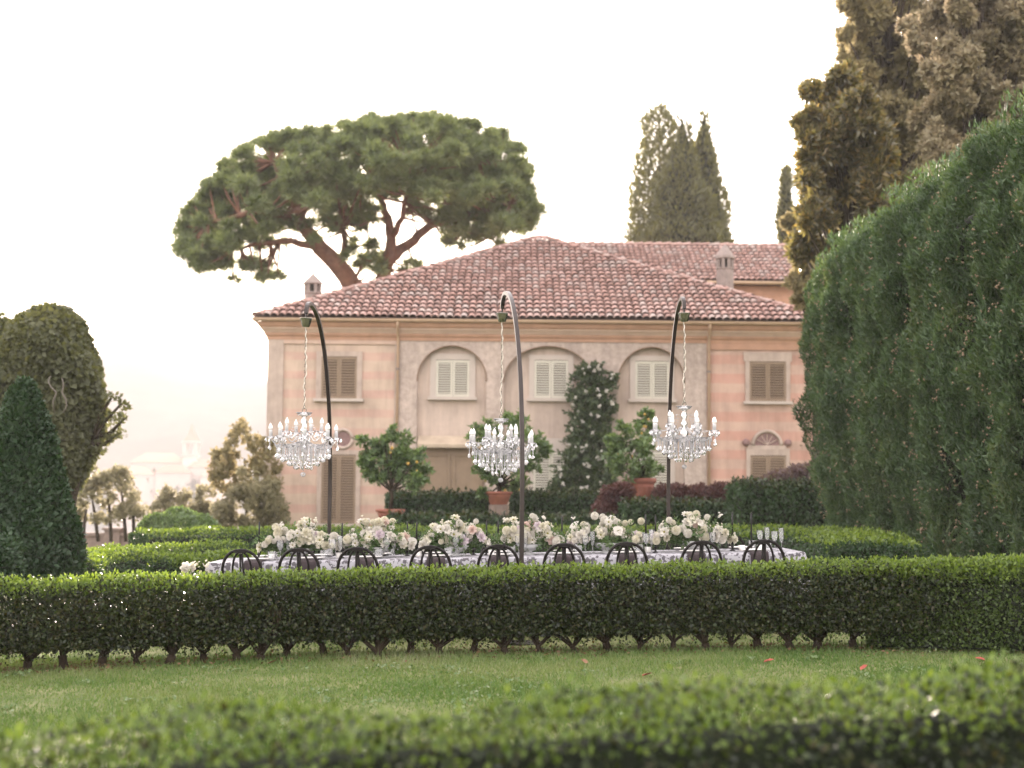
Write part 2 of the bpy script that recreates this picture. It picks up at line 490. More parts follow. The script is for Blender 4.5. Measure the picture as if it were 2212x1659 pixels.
M['grass'] = leafmat('grass', [(0.050, 0.105, 0.022), (0.090, 0.160, 0.038), (0.16, 0.21, 0.075), (0.27, 0.28, 0.17)], 0.3, 0.5, 0.3, nscale=0.55)
M['dry_litter'] = leafmat('dry_litter', [(0.09, 0.055, 0.03), (0.17, 0.11, 0.06), (0.12, 0.10, 0.04)], 0.15, 0.8, 0.2)
M['weed'] = leafmat('weed', [(0.08, 0.14, 0.05), (0.12, 0.18, 0.07), (0.19, 0.23, 0.13)], 0.25, 0.5, 0.3)
M['bark'] = pmat('bark', (0.022, 0.015, 0.009), 0.95, scale=8, col2=(0.055, 0.040, 0.026), bump=0.8, bscale=25)
M['pine_bark'] = pmat('pine_bark', (0.12, 0.062, 0.042), 0.95, scale=3, col2=(0.24, 0.125, 0.085), bump=0.9, bscale=6)
M['pale_wood'] = pmat('pale_wood', (0.15, 0.13, 0.11), 0.9, scale=6, bump=0.3)
M['tile'] = tilemat('tile')
M['tile_bed'] = pmat('tile_bed', (0.11, 0.07, 0.06), 0.95, scale=3)  # bed kept dark to paint the shade between the tiles
M['stucco'] = pmat('stucco', (0.34, 0.275, 0.235), 0.95, scale=6, col2=(0.53, 0.435, 0.375), bump=1.0, bscale=9, detail=9, streak=True)
M['plain_wall'] = pmat('plain_wall', (0.50, 0.40, 0.335), 0.92, var=0.1, scale=1.4, bump=0.15, bscale=12, streak=True)
M['trim_grey'] = pmat('trim_grey', (0.43, 0.345, 0.29), 0.9, var=0.12, scale=3, bump=0.2, streak=True)
M['cornice'] = pmat('cornice', (0.43, 0.255, 0.175), 0.85, var=0.14, scale=2.5)
M['cornice_pale'] = pmat('cornice_pale', (0.51, 0.37, 0.295), 0.85, var=0.12, scale=2.5)
M['gutter'] = pmat('gutter', (0.39, 0.27, 0.18), 0.55, var=0.1, scale=3)
M['rear_wall'] = pmat('rear_wall', (0.46, 0.27, 0.185), 0.9, var=0.15, scale=2)
M['shutter_brown'] = pmat('shutter_brown', (0.235, 0.172, 0.118), 0.7, var=0.1, scale=3)
M['shutter_cream'] = pmat('shutter_cream', (0.53, 0.50, 0.42), 0.7, var=0.06, scale=3)
M['window_white'] = pmat('window_white', (0.47, 0.405, 0.355), 0.8, var=0.06, scale=3)
M['dark_gap'] = pmat('dark_gap', (0.05, 0.042, 0.035), 0.9)
M['lunette'] = pmat('lunette', (0.22, 0.14, 0.13), 0.9, var=0.3, scale=5)
M['chimney'] = pmat('chimney', (0.25, 0.205, 0.185), 0.95, var=0.2, scale=4, bump=0.4)
M['terracotta'] = pmat('terracotta', (0.27, 0.105, 0.075), 0.8, var=0.2, scale=6, bump=0.15)
M['core'] = pmat('core', (0.010, 0.014, 0.007), 0.95, var=0.4, scale=12)  # dark colour standing in for the shade inside foliage
M['arch_shadow'] = pmat('arch_shadow', (0.22, 0.15, 0.105), 0.9)
M['canopy'] = pmat('canopy', (0.42, 0.34, 0.255), 0.9, var=0.15, scale=3)
M['soil'] = pmat('soil', (0.05, 0.035, 0.025), 0.95)
M['stone_wall'] = pmat('stone_wall', (0.22, 0.165, 0.14), 0.95, var=0.25, scale=3, bump=0.5)
M['bronze'] = pmat('bronze', (0.030, 0.022, 0.019), 0.32, var=0.2, scale=8, spec=0.5, metal=0.35)
M['cup_metal'] = pmat('cup_metal', (0.22, 0.22, 0.18), 0.22, var=0.1, metal=0.9)
M['crystal'] = glassmat('crystal', (0.97, 0.97, 0.97), 0.42)
M['glass'] = glassmat('glass', (0.98, 0.985, 0.985), 0.14, 0.12)
M['bulb'] = pmat('bulb', (0.86, 0.85, 0.83), 0.35, var=0.02)
M['candle_white'] = pmat('candle_white', (0.62, 0.62, 0.63), 0.4, var=0.03)
M['cord'] = pmat('cord', (0.62, 0.56, 0.48), 0.6, var=0.08, scale=20)
M['chair_black'] = pmat('chair_black', (0.010, 0.008, 0.007), 0.5, var=0.2, scale=12, spec=0.18)
M['wood_table'] = pmat('wood_table', (0.25, 0.16, 0.10), 0.6)
M['napkin'] = pmat('napkin', (0.040, 0.030, 0.032), 0.9, var=0.2, scale=15, bump=0.2)
M['lace'] = lacemat('lace')
M['porcelain'] = pmat('porcelain', (0.72, 0.70, 0.67), 0.25, var=0.03, spec=0.5)
M['bowl'] = pmat('bowl', (0.52, 0.52, 0.52), 0.45, var=0.08)
M['candle_black'] = pmat('candle_black', (0.014, 0.013, 0.013), 0.35, var=0.1)
M['petal_white'] = leafmat('petal_white', [(0.48, 0.455, 0.40), (0.60, 0.575, 0.52), (0.66, 0.64, 0.60)], 0.3, 0.7, 0.1, tcol=(0.8, 0.76, 0.66))
M['petal_cream'] = leafmat('petal_cream', [(0.47, 0.45, 0.35), (0.59, 0.565, 0.47), (0.65, 0.625, 0.55)], 0.3, 0.7, 0.1, tcol=(0.8, 0.75, 0.55))
M['petal_blush'] = leafmat('petal_blush', [(0.50, 0.37, 0.32), (0.60, 0.48, 0.43), (0.64, 0.55, 0.50)], 0.3, 0.7, 0.1, tcol=(0.8, 0.6, 0.5))
M['petal_lilac'] = leafmat('petal_lilac', [(0.50, 0.42, 0.45), (0.62, 0.54, 0.57), (0.70, 0.64, 0.66)], 0.3, 0.7, 0.1, tcol=(0.7, 0.6, 0.62))
M['petal_peach'] = leafmat('petal_peach', [(0.46, 0.24, 0.18), (0.54, 0.32, 0.25), (0.60, 0.42, 0.35)], 0.3, 0.7, 0.1, tcol=(0.7, 0.4, 0.3))
M['flower_eye'] = pmat('flower_eye', (0.20, 0.19, 0.05), 0.9)
M['sage_leaf'] = leafmat('sage_leaf', [(0.05, 0.10, 0.03), (0.09, 0.15, 0.06), (0.15, 0.20, 0.12)], 0.35, 0.5)
M['orange'] = pmat('orange', (0.42, 0.27, 0.06), 0.5, var=0.15, scale=10)
M['red_leaf'] = pmat('red_leaf', (0.27, 0.06, 0.04), 0.7)
M['dry_leaf'] = pmat('dry_leaf', (0.20, 0.11, 0.06), 0.8)
M['cyp_cone'] = pmat('cyp_cone', (0.24, 0.18, 0.115), 0.85, var=0.3, scale=20)
M['hill'] = pmat('hill', (0.10, 0.095, 0.075), 0.95, var=0.3, scale=0.02)
M['far_wall'] = pmat('far_wall', (0.42, 0.35, 0.30), 0.9, rand=0.2)
M['far_roof'] = pmat('far_roof', (0.30, 0.17, 0.12), 0.9, rand=0.2)
M['far_trees'] = leafmat('far_trees', [(0.05, 0.055, 0.03), (0.08, 0.08, 0.04)], 0.2, 0.7)
wm, wt, wp, wo_ = newmat('water')
wp.inputs['Base Color'].default_value = (0.10, 0.11, 0.11, 1)
wp.inputs['Roughness'].default_value = 0.12
wp.inputs['Specular IOR Level'].default_value = 0.8
_n = wt.nodes.new('ShaderNodeTexNoise'); _n.inputs['Scale'].default_value = 0.5; _n.inputs['Detail'].default_value = 3
_g = wt.nodes.new('ShaderNodeNewGeometry'); wt.links.new(_g.outputs['Position'], _n.inputs['Vector'])
_b = wt.nodes.new('ShaderNodeBump'); _b.inputs['Strength'].default_value = 0.35; _b.inputs['Distance'].default_value = 0.3
wt.links.new(_n.outputs['Fac'], _b.inputs['Height']); wt.links.new(_b.outputs[0], wp.inputs['Normal'])
M['water'] = wm

# ------------------------------------------------------------------ ground, lake, hills
def axis(vals):
    return np.unique(np.round(np.concatenate(vals), 4))
gx = axis([np.linspace(-900, -60, 15), np.linspace(-60, -14, 40), np.linspace(-14, 14, 71), np.linspace(14, 60, 24), np.linspace(60, 900, 15)])
gy = axis([np.linspace(-900, -30, 14), np.linspace(-30, 2, 12), np.linspace(2, 40, 80), np.linspace(40, 110, 60), np.linspace(110, 900, 20)])
GX, GY = np.meshgrid(gx, gy)
GZ = gz(GX, GY) + 0.008 * np.sin(GX * 2.3 + np.sin(GY * 1.7)) * np.sin(GY * 1.9 + 0.6 * GX)
nx, ny = len(gx), len(gy)
idx = np.arange(nx * ny).reshape(ny, nx)
F = np.stack([idx[:-1, :-1], idx[:-1, 1:], idx[1:, 1:], idx[1:, :-1]], -1).reshape(-1, 4)
ground = link('ground', np_mesh('ground', np.stack([GX, GY, GZ], -1).reshape(-1, 3), F, M['lawn'], True))
tag(ground, 'green garden lawn between the clipped hedges', kind='structure')
mb = MB(); mb.add([(-890, 47.5, -8), (890, 47.5, -8), (890, 890, -8), (-890, 890, -8)], [(0, 1, 2, 3)])
tag(mb.build('lake', M['water']), 'bright lake water beyond the garden parapet', kind='structure')

hx = np.linspace(-880, 880, 150); hy = np.linspace(440, 880, 44)
HX, HY = np.meshgrid(hx, hy)
ridge_v = [(-1500, 640), (-400, 690), (100, 745), (250, 757), (330, 772), (400, 792), (500, 826), (570, 838), (700, 850), (1100, 880), (1500, 850), (2300, 760), (3600, 700)]
rx_, rz_ = [], []
for xv, yv in ridge_v:
    p = at(xv, yv, 660); rx_.append(p.x); rz_.append(p.z)
RZ = np.interp(HX, rx_, rz_)
rise = sstep(440, 660, HY) ** 0.8 * (1 - 0.25 * sstep(660, 880, HY))
HZ = -9 + (RZ + 9) * rise + (2.5 * np.sin(HX * 0.045 + np.sin(HY * 0.03)) + 1.8 * np.sin(HX * 0.11 + HY * 0.05)) * sstep(440, 520, HY)
idx = np.arange(HX.size).reshape(HX.shape)
F = np.stack([idx[:-1, :-1], idx[:-1, 1:], idx[1:, 1:], idx[1:, :-1]], -1).reshape(-1, 4)
tag(link('hills', np_mesh('hills', np.stack([HX, HY, HZ], -1).reshape(-1, 3), F, M['hill'], True)), 'pale hazy hillside across the lake', kind='structure')

# far town on the opposite shore
def far_house(xv, yv, D, wd, dp, h, label, roof=True):
    p = at(xv, yv, D)
    zb = -8.2
    t = thing('shore_house', label, 'house', (p.x, D, zb), 0.2, 'houses across the lake')
    zt = p.z - zb
    MB().box(-wd / 2, wd / 2, -dp / 2, dp / 2, 0, zt).build('wall', M['far_wall'], t)
    r = MB(); o = 0.4
    r.add([(-wd / 2 - o, -dp / 2 - o, zt + .02), (wd / 2 + o, -dp / 2 - o, zt + .02), (wd / 2 + o, dp / 2 + o, zt + .02), (-wd / 2 - o, dp / 2 + o, zt + .02), (-wd / 4, 0, zt + h), (wd / 4, 0, zt + h)],
          [(0, 1, 5, 4), (1, 2, 5), (2, 3, 4, 5), (3, 0, 4), (0, 3, 2, 1)])
    r.build('roof', M['far_roof'], t)
far_house(345, 1000, 432, 16, 10, 3, 'broad pale house at the foot of the hazy hill across the lake')
far_house(375, 1022, 425, 10, 9, 2.4, 'low pale house just left of the far bell tower')
far_house(443, 1010, 430, 9, 9, 2.6, 'pale house just right of the far bell tower')
far_house(475, 1030, 424, 11, 9, 2.4, 'low pale house farthest right on the opposite shore')
far_house(290, 1026, 424, 12, 9, 2.4, 'low pale house farthest left on the opposite shore')
p = at(414, 950, 430)
t = thing('bell_tower', 'slim pale bell tower on the far shore of the lake', 'tower', (p.x, 430, -8.2))
hgt = p.z + 8.2
MB().box(-2.1, 2.1, -2.1, 2.1, 0, hgt - 5).build('shaft', M['far_wall'], t)
b = MB(); b.box(-2.4, 2.4, -2.4, 2.4, hgt - 5, hgt - 4.5)
for sx in (-1, 1):
    for sy in (-1, 1): b.box(sx * 1.6 - .5, sx * 1.6 + .5, sy * 1.6 - .5, sy * 1.6 + .5, hgt - 4.5, hgt - 1)
b.box(-2.4, 2.4, -2.4, 2.4, hgt - 1, hgt - .5); b.build('belfry', M['far_wall'], t)
MB().lathe([(2.6, hgt - .48), (1.4, hgt + 1.4), (0.25, hgt + 4.2), (0.0, hgt + 5)], 8).build('spire', M['far_roof'], t)
pts = []
for k in range(16):
    q = at(random.uniform(260, 400), 1030, random.uniform(424, 440))
    P_, N_ = ell_pts(260, (q.x, q.y, -5 + random.uniform(0, 6)), (random.uniform(4, 8), 4, random.uniform(5, 10)), 0.6)
    pts.append(leaves(P_, N_, 2.2, 1.6))
tag(leaf_obj('far_wood', pts, M['far_trees']), 'hazy mass of trees on the far lake shore', 'trees', kind='stuff')

# parapet along the garden edge
t = thing('parapet_wall', 'low brown stone parapet at the lake edge of the garden', 'wall', (-16, 46, gzf(-16, 45.8)))
b = MB(); b.box(-7.5, 6.6, -0.16, 0.16, -0.3, 0.62); b.build('wall', M['stone_wall'], t)
b = MB(); b.box(-7.55, 6.62, -0.24, 0.24, 0.622, 0.72); b.build('coping', M['stone_wall'], t)
for k in range(6):
    b = MB(); b.box(-0.24, 0.24, -0.27, 0.27, -0.3, 0.80); b.box(-0.30, 0.30, -0.33, 0.33, 0.802, 0.88)
    b.build('pier', M['stone_wall'], t, loc=(-7.2 + 2.7 * k, 0, 0))

# ------------------------------------------------------------------ the villa
YF = 45.0
HB = (at(1170, 1130, YF).x, YF, 0.2)
house = thing('villa', 'two storey villa with pink banded walls, three blind arches and a terracotta tiled hip roof', 'house', HB)
def hx_(xv, yv=900): return at(xv, yv, YF).x
def hz_(yv, xv=1170): return at(xv, yv, YF).z
XL, XR = hx_(576), hx_(1772)
ZTOP = hz_(736)
X1, X2 = hx_(858), hx_(1527)
ZG = 0.0
DEPTH = XR - XL
def hb(mb, name, mat, smooth=False, parent=None): return mb.build(name, mat, parent or house, HB if parent is None else (0, 0, 0), smooth)
ARCH_Y = YF + 0.20
mb = MB(); mb.box(XL + .02, XR - .02, ARCH_Y, YF + DEPTH, ZG, ZTOP + .3); hb(mb, 'inner_wall', M['plain_wall'])
PER = (hz_(773) - hz_(814))
Z0 = hz_(773) - HB[2] - PER * 0.5
M['band_left'] = bandmat('band_left', (0.50, 0.385, 0.305), (0.50, 0.295, 0.245), Z0, PER, 0.62)
M['band_right'] = bandmat('band_right', (0.50, 0.35, 0.28), (0.49, 0.262, 0.205), Z0, PER, 0.75, 0.5)
# side bays
mb = MB(); mb.box(XL + .01, X1, YF + .03, ARCH_Y - .003, ZG, ZTOP); hb(mb, 'banded_wall', M['band_left'])
mb = MB(); mb.box(X2, XR - .01, YF + .03, ARCH_Y - .003, ZG, ZTOP); hb(mb, 'banded_wall', M['band_right'])
mb = MB(); mb.box(XL, hx_(610), YF - .02, YF + .36, ZG, ZTOP); hb(mb, 'corner_pilaster', M['trim_grey'])
mb = MB(); mb.box(hx_(610) + .002, X1, YF - .018, YF + .028, hz_(747), ZTOP); hb(mb, 'frieze', M['cornice_pale'])
mb = MB(); mb.box(X2, XR, YF - .018, YF + .028, hz_(752), ZTOP); hb(mb, 'frieze', M['cornice'])
mb = MB(); mb.box(X1 - .10, X1 - .002, YF - .016, YF + .028, ZG, hz_(747) - .003); hb(mb, 'edge_strip', M['trim_grey'])
# stucco centre with three blind arches
arches = [(975, 75, 747, 820), (1184, 97, 748, 824), (1407, 72, 750, 824)]
mb = MB()
vs, fs = [], []
def quad(p): mb.add([(a[0], YF, a[1]) for a in p], [(0, 1, 2, 3)])
zt = ZTOP
xprev = X1 + .004
for xc, hw, yt, ys in arches:
    cx = hx_(xc); a_ = hw / 70.3; zs = hz_(ys, xc); rh = hz_(yt, xc) - zs
    quad([(xprev, ZG), (cx - a_, ZG), (cx - a_, zt), (xprev, zt)])
    n = 20
    pr = [(cx - a_ * math.cos(math.pi * i / n), zs + rh * math.sin(math.pi * i / n)) for i in range(n + 1)]
    for i in range(n):
        quad([pr[i], pr[i + 1], (pr[i + 1][0], zt), (pr[i][0], zt)])
    edge = [(cx - a_, ZG)] + pr + [(cx + a_, ZG)]
    for i in range(len(edge) - 1):
        (x0, z0), (x1, z1) = edge[i], edge[i + 1]
        mb.add([(x0, YF, z0), (x0, ARCH_Y, z0), (x1, ARCH_Y, z1), (x1, YF, z1)], [(0, 1, 2, 3)])
    xprev = cx + a_
quad([(xprev, ZG), (X2 - .004, ZG), (X2 - .004, zt), (xprev, zt)])
hb(mb, 'stucco_wall', M['stucco'])
for xc, hw, yt, ys in arches:                       # thin dark tube painting the shadow line of each arch
    cx = hx_(xc); a_ = hw / 70.3; zs = hz_(ys, xc); rh = hz_(yt, xc) - zs
    pr = [(cx - a_, YF - .005, zs - .05)] + [(cx - a_ * math.cos(math.pi * i / 24), YF - .005, zs + rh * math.sin(math.pi * i / 24)) for i in range(25)] + [(cx + a_, YF - .005, zs - .05)]
    hb(MB().tube(pr, 0.020, 6), 'arch_shadow_line', M['arch_shadow'], True)

# cornice swept round the walls
def ring(prof, name, mat):
    mb = MB(); vs, fs = [], []
    for o, z in prof:
        vs += [(XL - o, YF - o, z), (XR + o, YF - o, z), (XR + o, YF + DEPTH + o, z), (XL - o, YF + DEPTH + o, z)]
    for i in range(len(prof) - 1):
        for k in range(4):
            k2 = (k + 1) % 4
            fs.append((i * 4 + k, i * 4 + k2, (i + 1) * 4 + k2, (i + 1) * 4 + k))
    mb.add(vs, fs)
    return hb(mb, name, mat)
za, zb_, zc_, zd = hz_(737), hz_(724), hz_(713), hz_(702)
ring([(-.05, za - .02), (.03, za - .02), (.04, za + .06), (.10, zb_ - .05), (.105, zb_), (-.05, zb_)], 'cornice', M['cornice'])
ring([(-.05, zb_ + .003), (.12, zb_ + .003), (.15, zb_ + .05), (.22, zc_ - .03), (.225, zc_), (-.05, zc_)], 'cornice', M['cornice_pale'])
ring([(-.05, zc_ + .003), (.235, zc_ + .003), (.28, zc_ + .05), (.32, zd - .02), (.325, zd), (-.05, zd)], 'cornice', M['cornice'])
EO = 0.36
ZE = hz_(695) + 0.02
ring([(EO, zd + .004), (EO + .05, zd + .012), (EO + .085, zd + .05), (EO + .09, zd + .11), (EO + .075, zd + .115), (EO + .07, zd + .05), (EO + .03, zd + .03), (EO, zd + .02)], 'gutter', M['gutter'])
# down pipes
for xv in (858, 1531):
    x = hx_(xv)
    mb = MB().tube([(x, YF - EO - .03, zd + .03), (x, YF - EO + .02, zd - .12), (x, YF - .10, zd - .38), (x, YF - .06, zd - .5), (x, YF - .06, ZG)], 0.045, 8)
    pipe = hb(mb, 'downpipe', M['gutter'], True)
    for zz in (zd - .34, hz_(800), hz_(960)):
        MB().lathe([(.062, -.035), (.062, .035)], 10, (x - HB[0], -.06, zz - HB[2])).build('pipe_bracket', M['chimney'], pipe)

# ---- windows
slat_cache = {}
def slat_mesh(wd, hgt, mat, key):
    k = (round(wd, 3), round(hgt, 3), key)
    if k not in slat_cache:
        mb = MB(); t_ = 0.010; dy, dz = 0.030, hgt * 0.5
        mb.add([(-wd / 2, -dy, -dz), (wd / 2, -dy, -dz), (wd / 2, dy, dz), (-wd / 2, dy, dz), (-wd / 2, -dy - t_, -dz + .004), (wd / 2, -dy - t_, -dz + .004), (wd / 2, dy - t_, dz + .004), (-wd / 2, dy - t_, dz + .004)],
               [(0, 1, 2, 3), (7, 6, 5, 4), (0, 4, 5, 1), (2, 6, 7, 3), (1, 5, 6, 2), (0, 3, 7, 4)])
        slat_cache[k] = mb.mesh('slat', mat)
    return slat_cache[k]

def window(x0v, x1v, y0v, y1v, wall_y, mat, smat, surround, nsl, sill=True, label=None, lintel=0.0, flare=0.0):
    xc = (x0v + x1v) / 2
    cx = hx_(xc, (y0v + y1v) / 2); wd = (x1v - x0v) / 70.3; z0 = hz_(y1v, xc); z1 = hz_(y0v, xc)
    L = (cx - HB[0], wall_y - HB[1], z0 - HB[2]); h = z1 - z0
    sw = surround
    mb = MB()
    mb.box(-wd / 2 - sw, -wd / 2, -.055, .01, 0, h); mb.box(wd / 2, wd / 2 + sw, -.055, .01, 0, h)
    mb.box(-wd / 2 - sw - flare, wd / 2 + sw + flare, -.058, .01, h + .001, h + sw + lintel)
    win = mb.build('window', smat, house, loc=L)
    if label: win['label'] = label
    MB().box(-wd / 2, wd / 2, -.012, .012, 0, h).build('shade_panel', M['dark_gap'], win)  # dark sheet standing in for the shade behind the slats
    if sill:
        MB().box(-wd / 2 - sw - .06, wd / 2 + sw + .06, -.16, .012, -.09, -.002).build('sill', M['window_white'], win)
    lw = wd / 2 - .008; fw = 0.065
    me = MB()
    me.box(-lw / 2, -lw / 2 + fw, -.05, -.014, .01, h - .015); me.box(lw / 2 - fw, lw / 2, -.05, -.014, .01, h - .015)
    me.box(-lw / 2 + fw, lw / 2 - fw, -.05, -.014, .01, .10); me.box(-lw / 2 + fw, lw / 2 - fw, -.05, -.014, h - .095, h - .015)
    sm = me.mesh('shutter_frame', mat)
    ph = (h - .2) / nsl
    for s in (-1, 1):
        link('shutter_frame', sm, win, (s * (lw / 2 + .004), 0, 0))
        me2 = slat_mesh(lw - 2 * fw, ph * 0.74, mat, mat.name)
        for k in range(nsl):
            link('slat', me2, win, (s * (lw / 2 + .004), -.030, .10 + ph * (k + .5)))
    return win
W_SIDE = YF + .03
window(694, 771, 770, 861, W_SIDE, M['shutter_brown'], M['trim_grey'], .16, 13, label='brown shuttered window on the upper floor of the left bay')
window(694, 768, 982, 1131, W_SIDE, M['shutter_brown'], M['trim_grey'], .14, 24, label='tall brown shuttered window on the ground floor')
window(941, 1014, 776, 857, ARCH_Y, M['shutter_cream'], M['window_white'], .18, 13, label='cream shuttered window in the first arch')
window(1154, 1228, 777, 860, ARCH_Y, M['shutter_cream'], M['window_white'], .16, 13, label='cream shuttered window in the middle arch')
window(1373, 1447, 779, 862, ARCH_Y, M['shutter_cream'], M['window_white'], .16, 13, label='cream shuttered window in the third arch')
window(1152, 1228, 975, 1100, ARCH_Y, M['shutter_cream'], M['window_white'], .16, 20, sill=False, lintel=.25)
window(1372, 1448, 975, 1100, ARCH_Y, M['shutter_cream'], M['window_white'], .16, 20, sill=False, lintel=.25)
window(1619, 1698, 781, 867, W_SIDE, M['shutter_brown'], M['trim_grey'], .13, 13, lintel=.16, flare=.05, label='brown shuttered window on the upper floor of the right bay')
window(1621, 1698, 984, 1130, W_SIDE, M['shutter_brown'], M['trim_grey'], .12, 24, sill=False, lintel=.10)
# lunette over the right ground-floor window and medallion over the left one
def lunette(xv, yv, rv, name, half=True):
    c = at(xv, yv, YF); r = rv / 70.3; L = (c.x - HB[0], W_SIDE - HB[1], c.z - HB[2])
    n = 16; a1 = math.pi if half else 2 * math.pi
    pts = [(r * math.cos(a1 * i / n), -.02, r * math.sin(a1 * i / n)) for i in range(n + 1)]
    mb = MB(); mb.add([(0, -.02, 0)] + pts, [(0, i + 2, i + 1) for i in range(n)])
    o = mb.build(name, M['lunette'], house, loc=L)
    MB().tube([(p[0] * 1.18, -.03, p[2] * 1.18) for p in pts], .055, 6).build('surround', M['trim_grey'], o, smooth=True)
    if half:
        MB().box(-r * 1.6, r * 1.6, -.06, .0, -.12, -.005).build('ledge', M['trim_grey'], o)
        for s in (-1, 1):
            MB().ball((s * r * 1.75, -.03, .08), .12, 8, 6).build('scroll', M['lunette'], o, smooth=True)
        for k in range(1, 6):
            a = math.pi * k / 6
            MB().tube([(.0, -.03, .02), (r * .92 * math.cos(a), -.03, r * .92 * math.sin(a))], .012, 5).build('rib', M['plain_wall'], o)
lunette(1657, 962, 26, 'lunette')
lunette(741, 948, 17, 'medallion', False)
# panelled garden door under a small scalloped canopy, first arch
x0, x1 = hx_(906), hx_(1046); z1 = hz_(966, 975)
mb = MB(); mb.box(x0, x1, ARCH_Y - .05, ARCH_Y - .002, ZG, z1); door = hb(mb, 'door', M['shutter_brown'])
dl = (x0 - HB[0], ARCH_Y - .05 - HB[1])
for s in range(2):
    a = dl[0] + s * (x1 - x0) / 2 + .04; b_ = a + (x1 - x0) / 2 - .08
    for (pz0, pz1) in ((hz_(1066) - HB[2], z1 - HB[2] - .18), (hz_(1095) - HB[2], hz_(1072) - HB[2])):
        mb = MB()
        mb.box(a, a + .08, dl[1] - .03, dl[1] - .001, pz0, pz1); mb.box(b_ - .08, b_, dl[1] - .03, dl[1] - .001, pz0, pz1)
        mb.box(a + .08, b_ - .08, dl[1] - .03, dl[1] - .001, pz0, pz0 + .08); mb.box(a + .08, b_ - .08, dl[1] - .03, dl[1] - .001, pz1 - .08, pz1)
        mb.build('door_panel', M['shutter_brown'], door)
mb = MB()
cx0, cx1 = hx_(902) + .01, hx_(1048) - .01
zc0 = hz_(962, 975)
mb.add([(cx0, ARCH_Y - .002, zc0 + .30), (cx1, ARCH_Y - .002, zc0 + .30), (cx1, ARCH_Y - .36, zc0 + .02), (cx0, ARCH_Y - .36, zc0 + .02),
        (cx0, ARCH_Y - .002, zc0 + .25), (cx1, ARCH_Y - .002, zc0 + .25), (cx1, ARCH_Y - .36, zc0 - .02), (cx0, ARCH_Y - .36, zc0 - .02)],
       [(0, 3, 2, 1), (4, 5, 6, 7), (3, 7, 6, 2), (0, 4, 7, 3), (1, 2, 6, 5)])
can = hb(mb, 'door_canopy', M['canopy'])
mb = MB(); n = 22
for k in range(n):
    xa = cx0 - HB[0] + (cx1 - cx0) * k / n; xb = xa + (cx1 - cx0) / n * .96; ym = ARCH_Y - .365 - HB[1]; zz = zc0 - HB[2] - .02
    mb.add([(xa, ym, zz), (xb, ym, zz), (xb, ym, zz - .04), ((xa + xb) / 2, ym, zz - .075), (xa, ym, zz - .04)], [(0, 4, 3, 2, 1)])
mb.build('scalloped_trim', M['canopy'], can)

# ---- roofs
def tile_mesh(w0=.118, w1=.088, L=.52, sag=.100, seg=7):
    mb = MB(); vs, fs = [], []
    for (yy, ww, zz) in ((0, w0, .055), (L, w1, .0)):
        for t_ in (0, .016):
            for i in range(seg + 1):
                a = math.pi * i / seg
                vs.append(((ww - t_) * math.cos(a), yy, zz + (sag * ww / w0 - t_) * math.sin(a)))
    n = seg + 1
    for i in range(seg):
        fs.append((i, i + 1, 2 * n + i + 1, 2 * n + i))          # outer skin
        fs.append((i, n + i, n + i + 1, i + 1))                  # thick front lip
    mb.add(vs, fs)
    return mb
TILE = tile_mesh()
tile_me = TILE.mesh('roof_tile', M['tile'], smooth=False)
RIDGE = tile_mesh(.155, .135, .48, .12)
ridge_me = RIDGE.mesh('ridge_tile', M['tile'])
tv = np.array(TILE.v); tf = np.array(TILE.f)
EX0, EX1, EY0, EY1 = XL - EO, XR + EO, YF - EO, YF + DEPTH + EO
PK = at(1170, 509, YF + DEPTH / 2)
cxm = (EX0 + EX1) / 2; cym = (EY0 + EY1) / 2
ZPK = PK.z - 0.10
hw = (EX1 - EX0) / 2
mb = MB()
mb.add([(EX0, EY0, ZE), (EX1, EY0, ZE), (EX1, EY1, ZE), (EX0, EY1, ZE), (cxm, cym, ZPK)], [(0, 1, 4), (1, 2, 4), (2, 3, 4), (3, 0, 4), (3, 2, 1, 0)])
roof = hb(mb, 'roof', M['tile_bed'])
def frame(u, v):
    u = u.normalized(); v = v.normalized(); n = u.cross(v)
    return Matrix((u, v, n)).transposed()
COLP, ROWP = 0.224, 0.43
def lay(O, uvec, vvec, wid, slope_len, taper, out, limit_parent=None):
    """lay barrel tiles on a roof face; taper = how much each end of a course moves in per metre upslope"""
    Rm = frame(uvec, vvec)
    nr = int(slope_len / ROWP)
    for r in range(nr):
        v = r * ROWP - 0.06
        lo = taper * max(0, v) + 0.06; hi = wid - taper * max(0, v) - 0.06
        k0 = int(math.ceil((lo - wid / 2) / COLP)); k1 = int((hi - wid / 2) / COLP)
        for k in range(k0, k1 + 1):
            u = wid / 2 + k * COLP + random.uniform(-.010, .010)
            vv = v + random.uniform(-.022, .022) + .02 * math.sin(k * .21 + r * .5)
            p = O + Rm @ Vector((u, vv, .006 + .012 * math.sin(k * .13 + r * .37) + .012))
            q = Rm @ Matrix.Rotation(random.uniform(-.035, .035), 3, 'Z') @ Matrix.Rotation(random.uniform(-.012, .012), 3, 'X')
            out.append((p, q, r, k))
sl = math.hypot(hw, ZPK - ZE)
faces = [((EX0, EY0), (1, 0)), ((EX1, EY0), (0, 1)), ((EX1, EY1), (-1, 0)), ((EX0, EY1), (0, -1))]
rest = []
for fi, ((ox, oy), (ux, uy)) in enumerate(faces):
    u = Vector((ux, uy, 0)); inn = Vector((-uy, ux, 0))
    v = (inn * hw + Vector((0, 0, ZPK - ZE))).normalized()
    tl = []
    lay(Vector((ox, oy, ZE)), u, v, 2 * hw, sl - .25, hw / sl, tl)
    if fi == 0:
        tl.sort(key=lambda e: e[2])
        for p, q, r, k in tl[:300]:
            o = link('roof_tile', tile_me, roof, p - Vector(HB)); o.rotation_euler = q.to_euler()
        rest += tl[300:]
    else:
        rest += tl
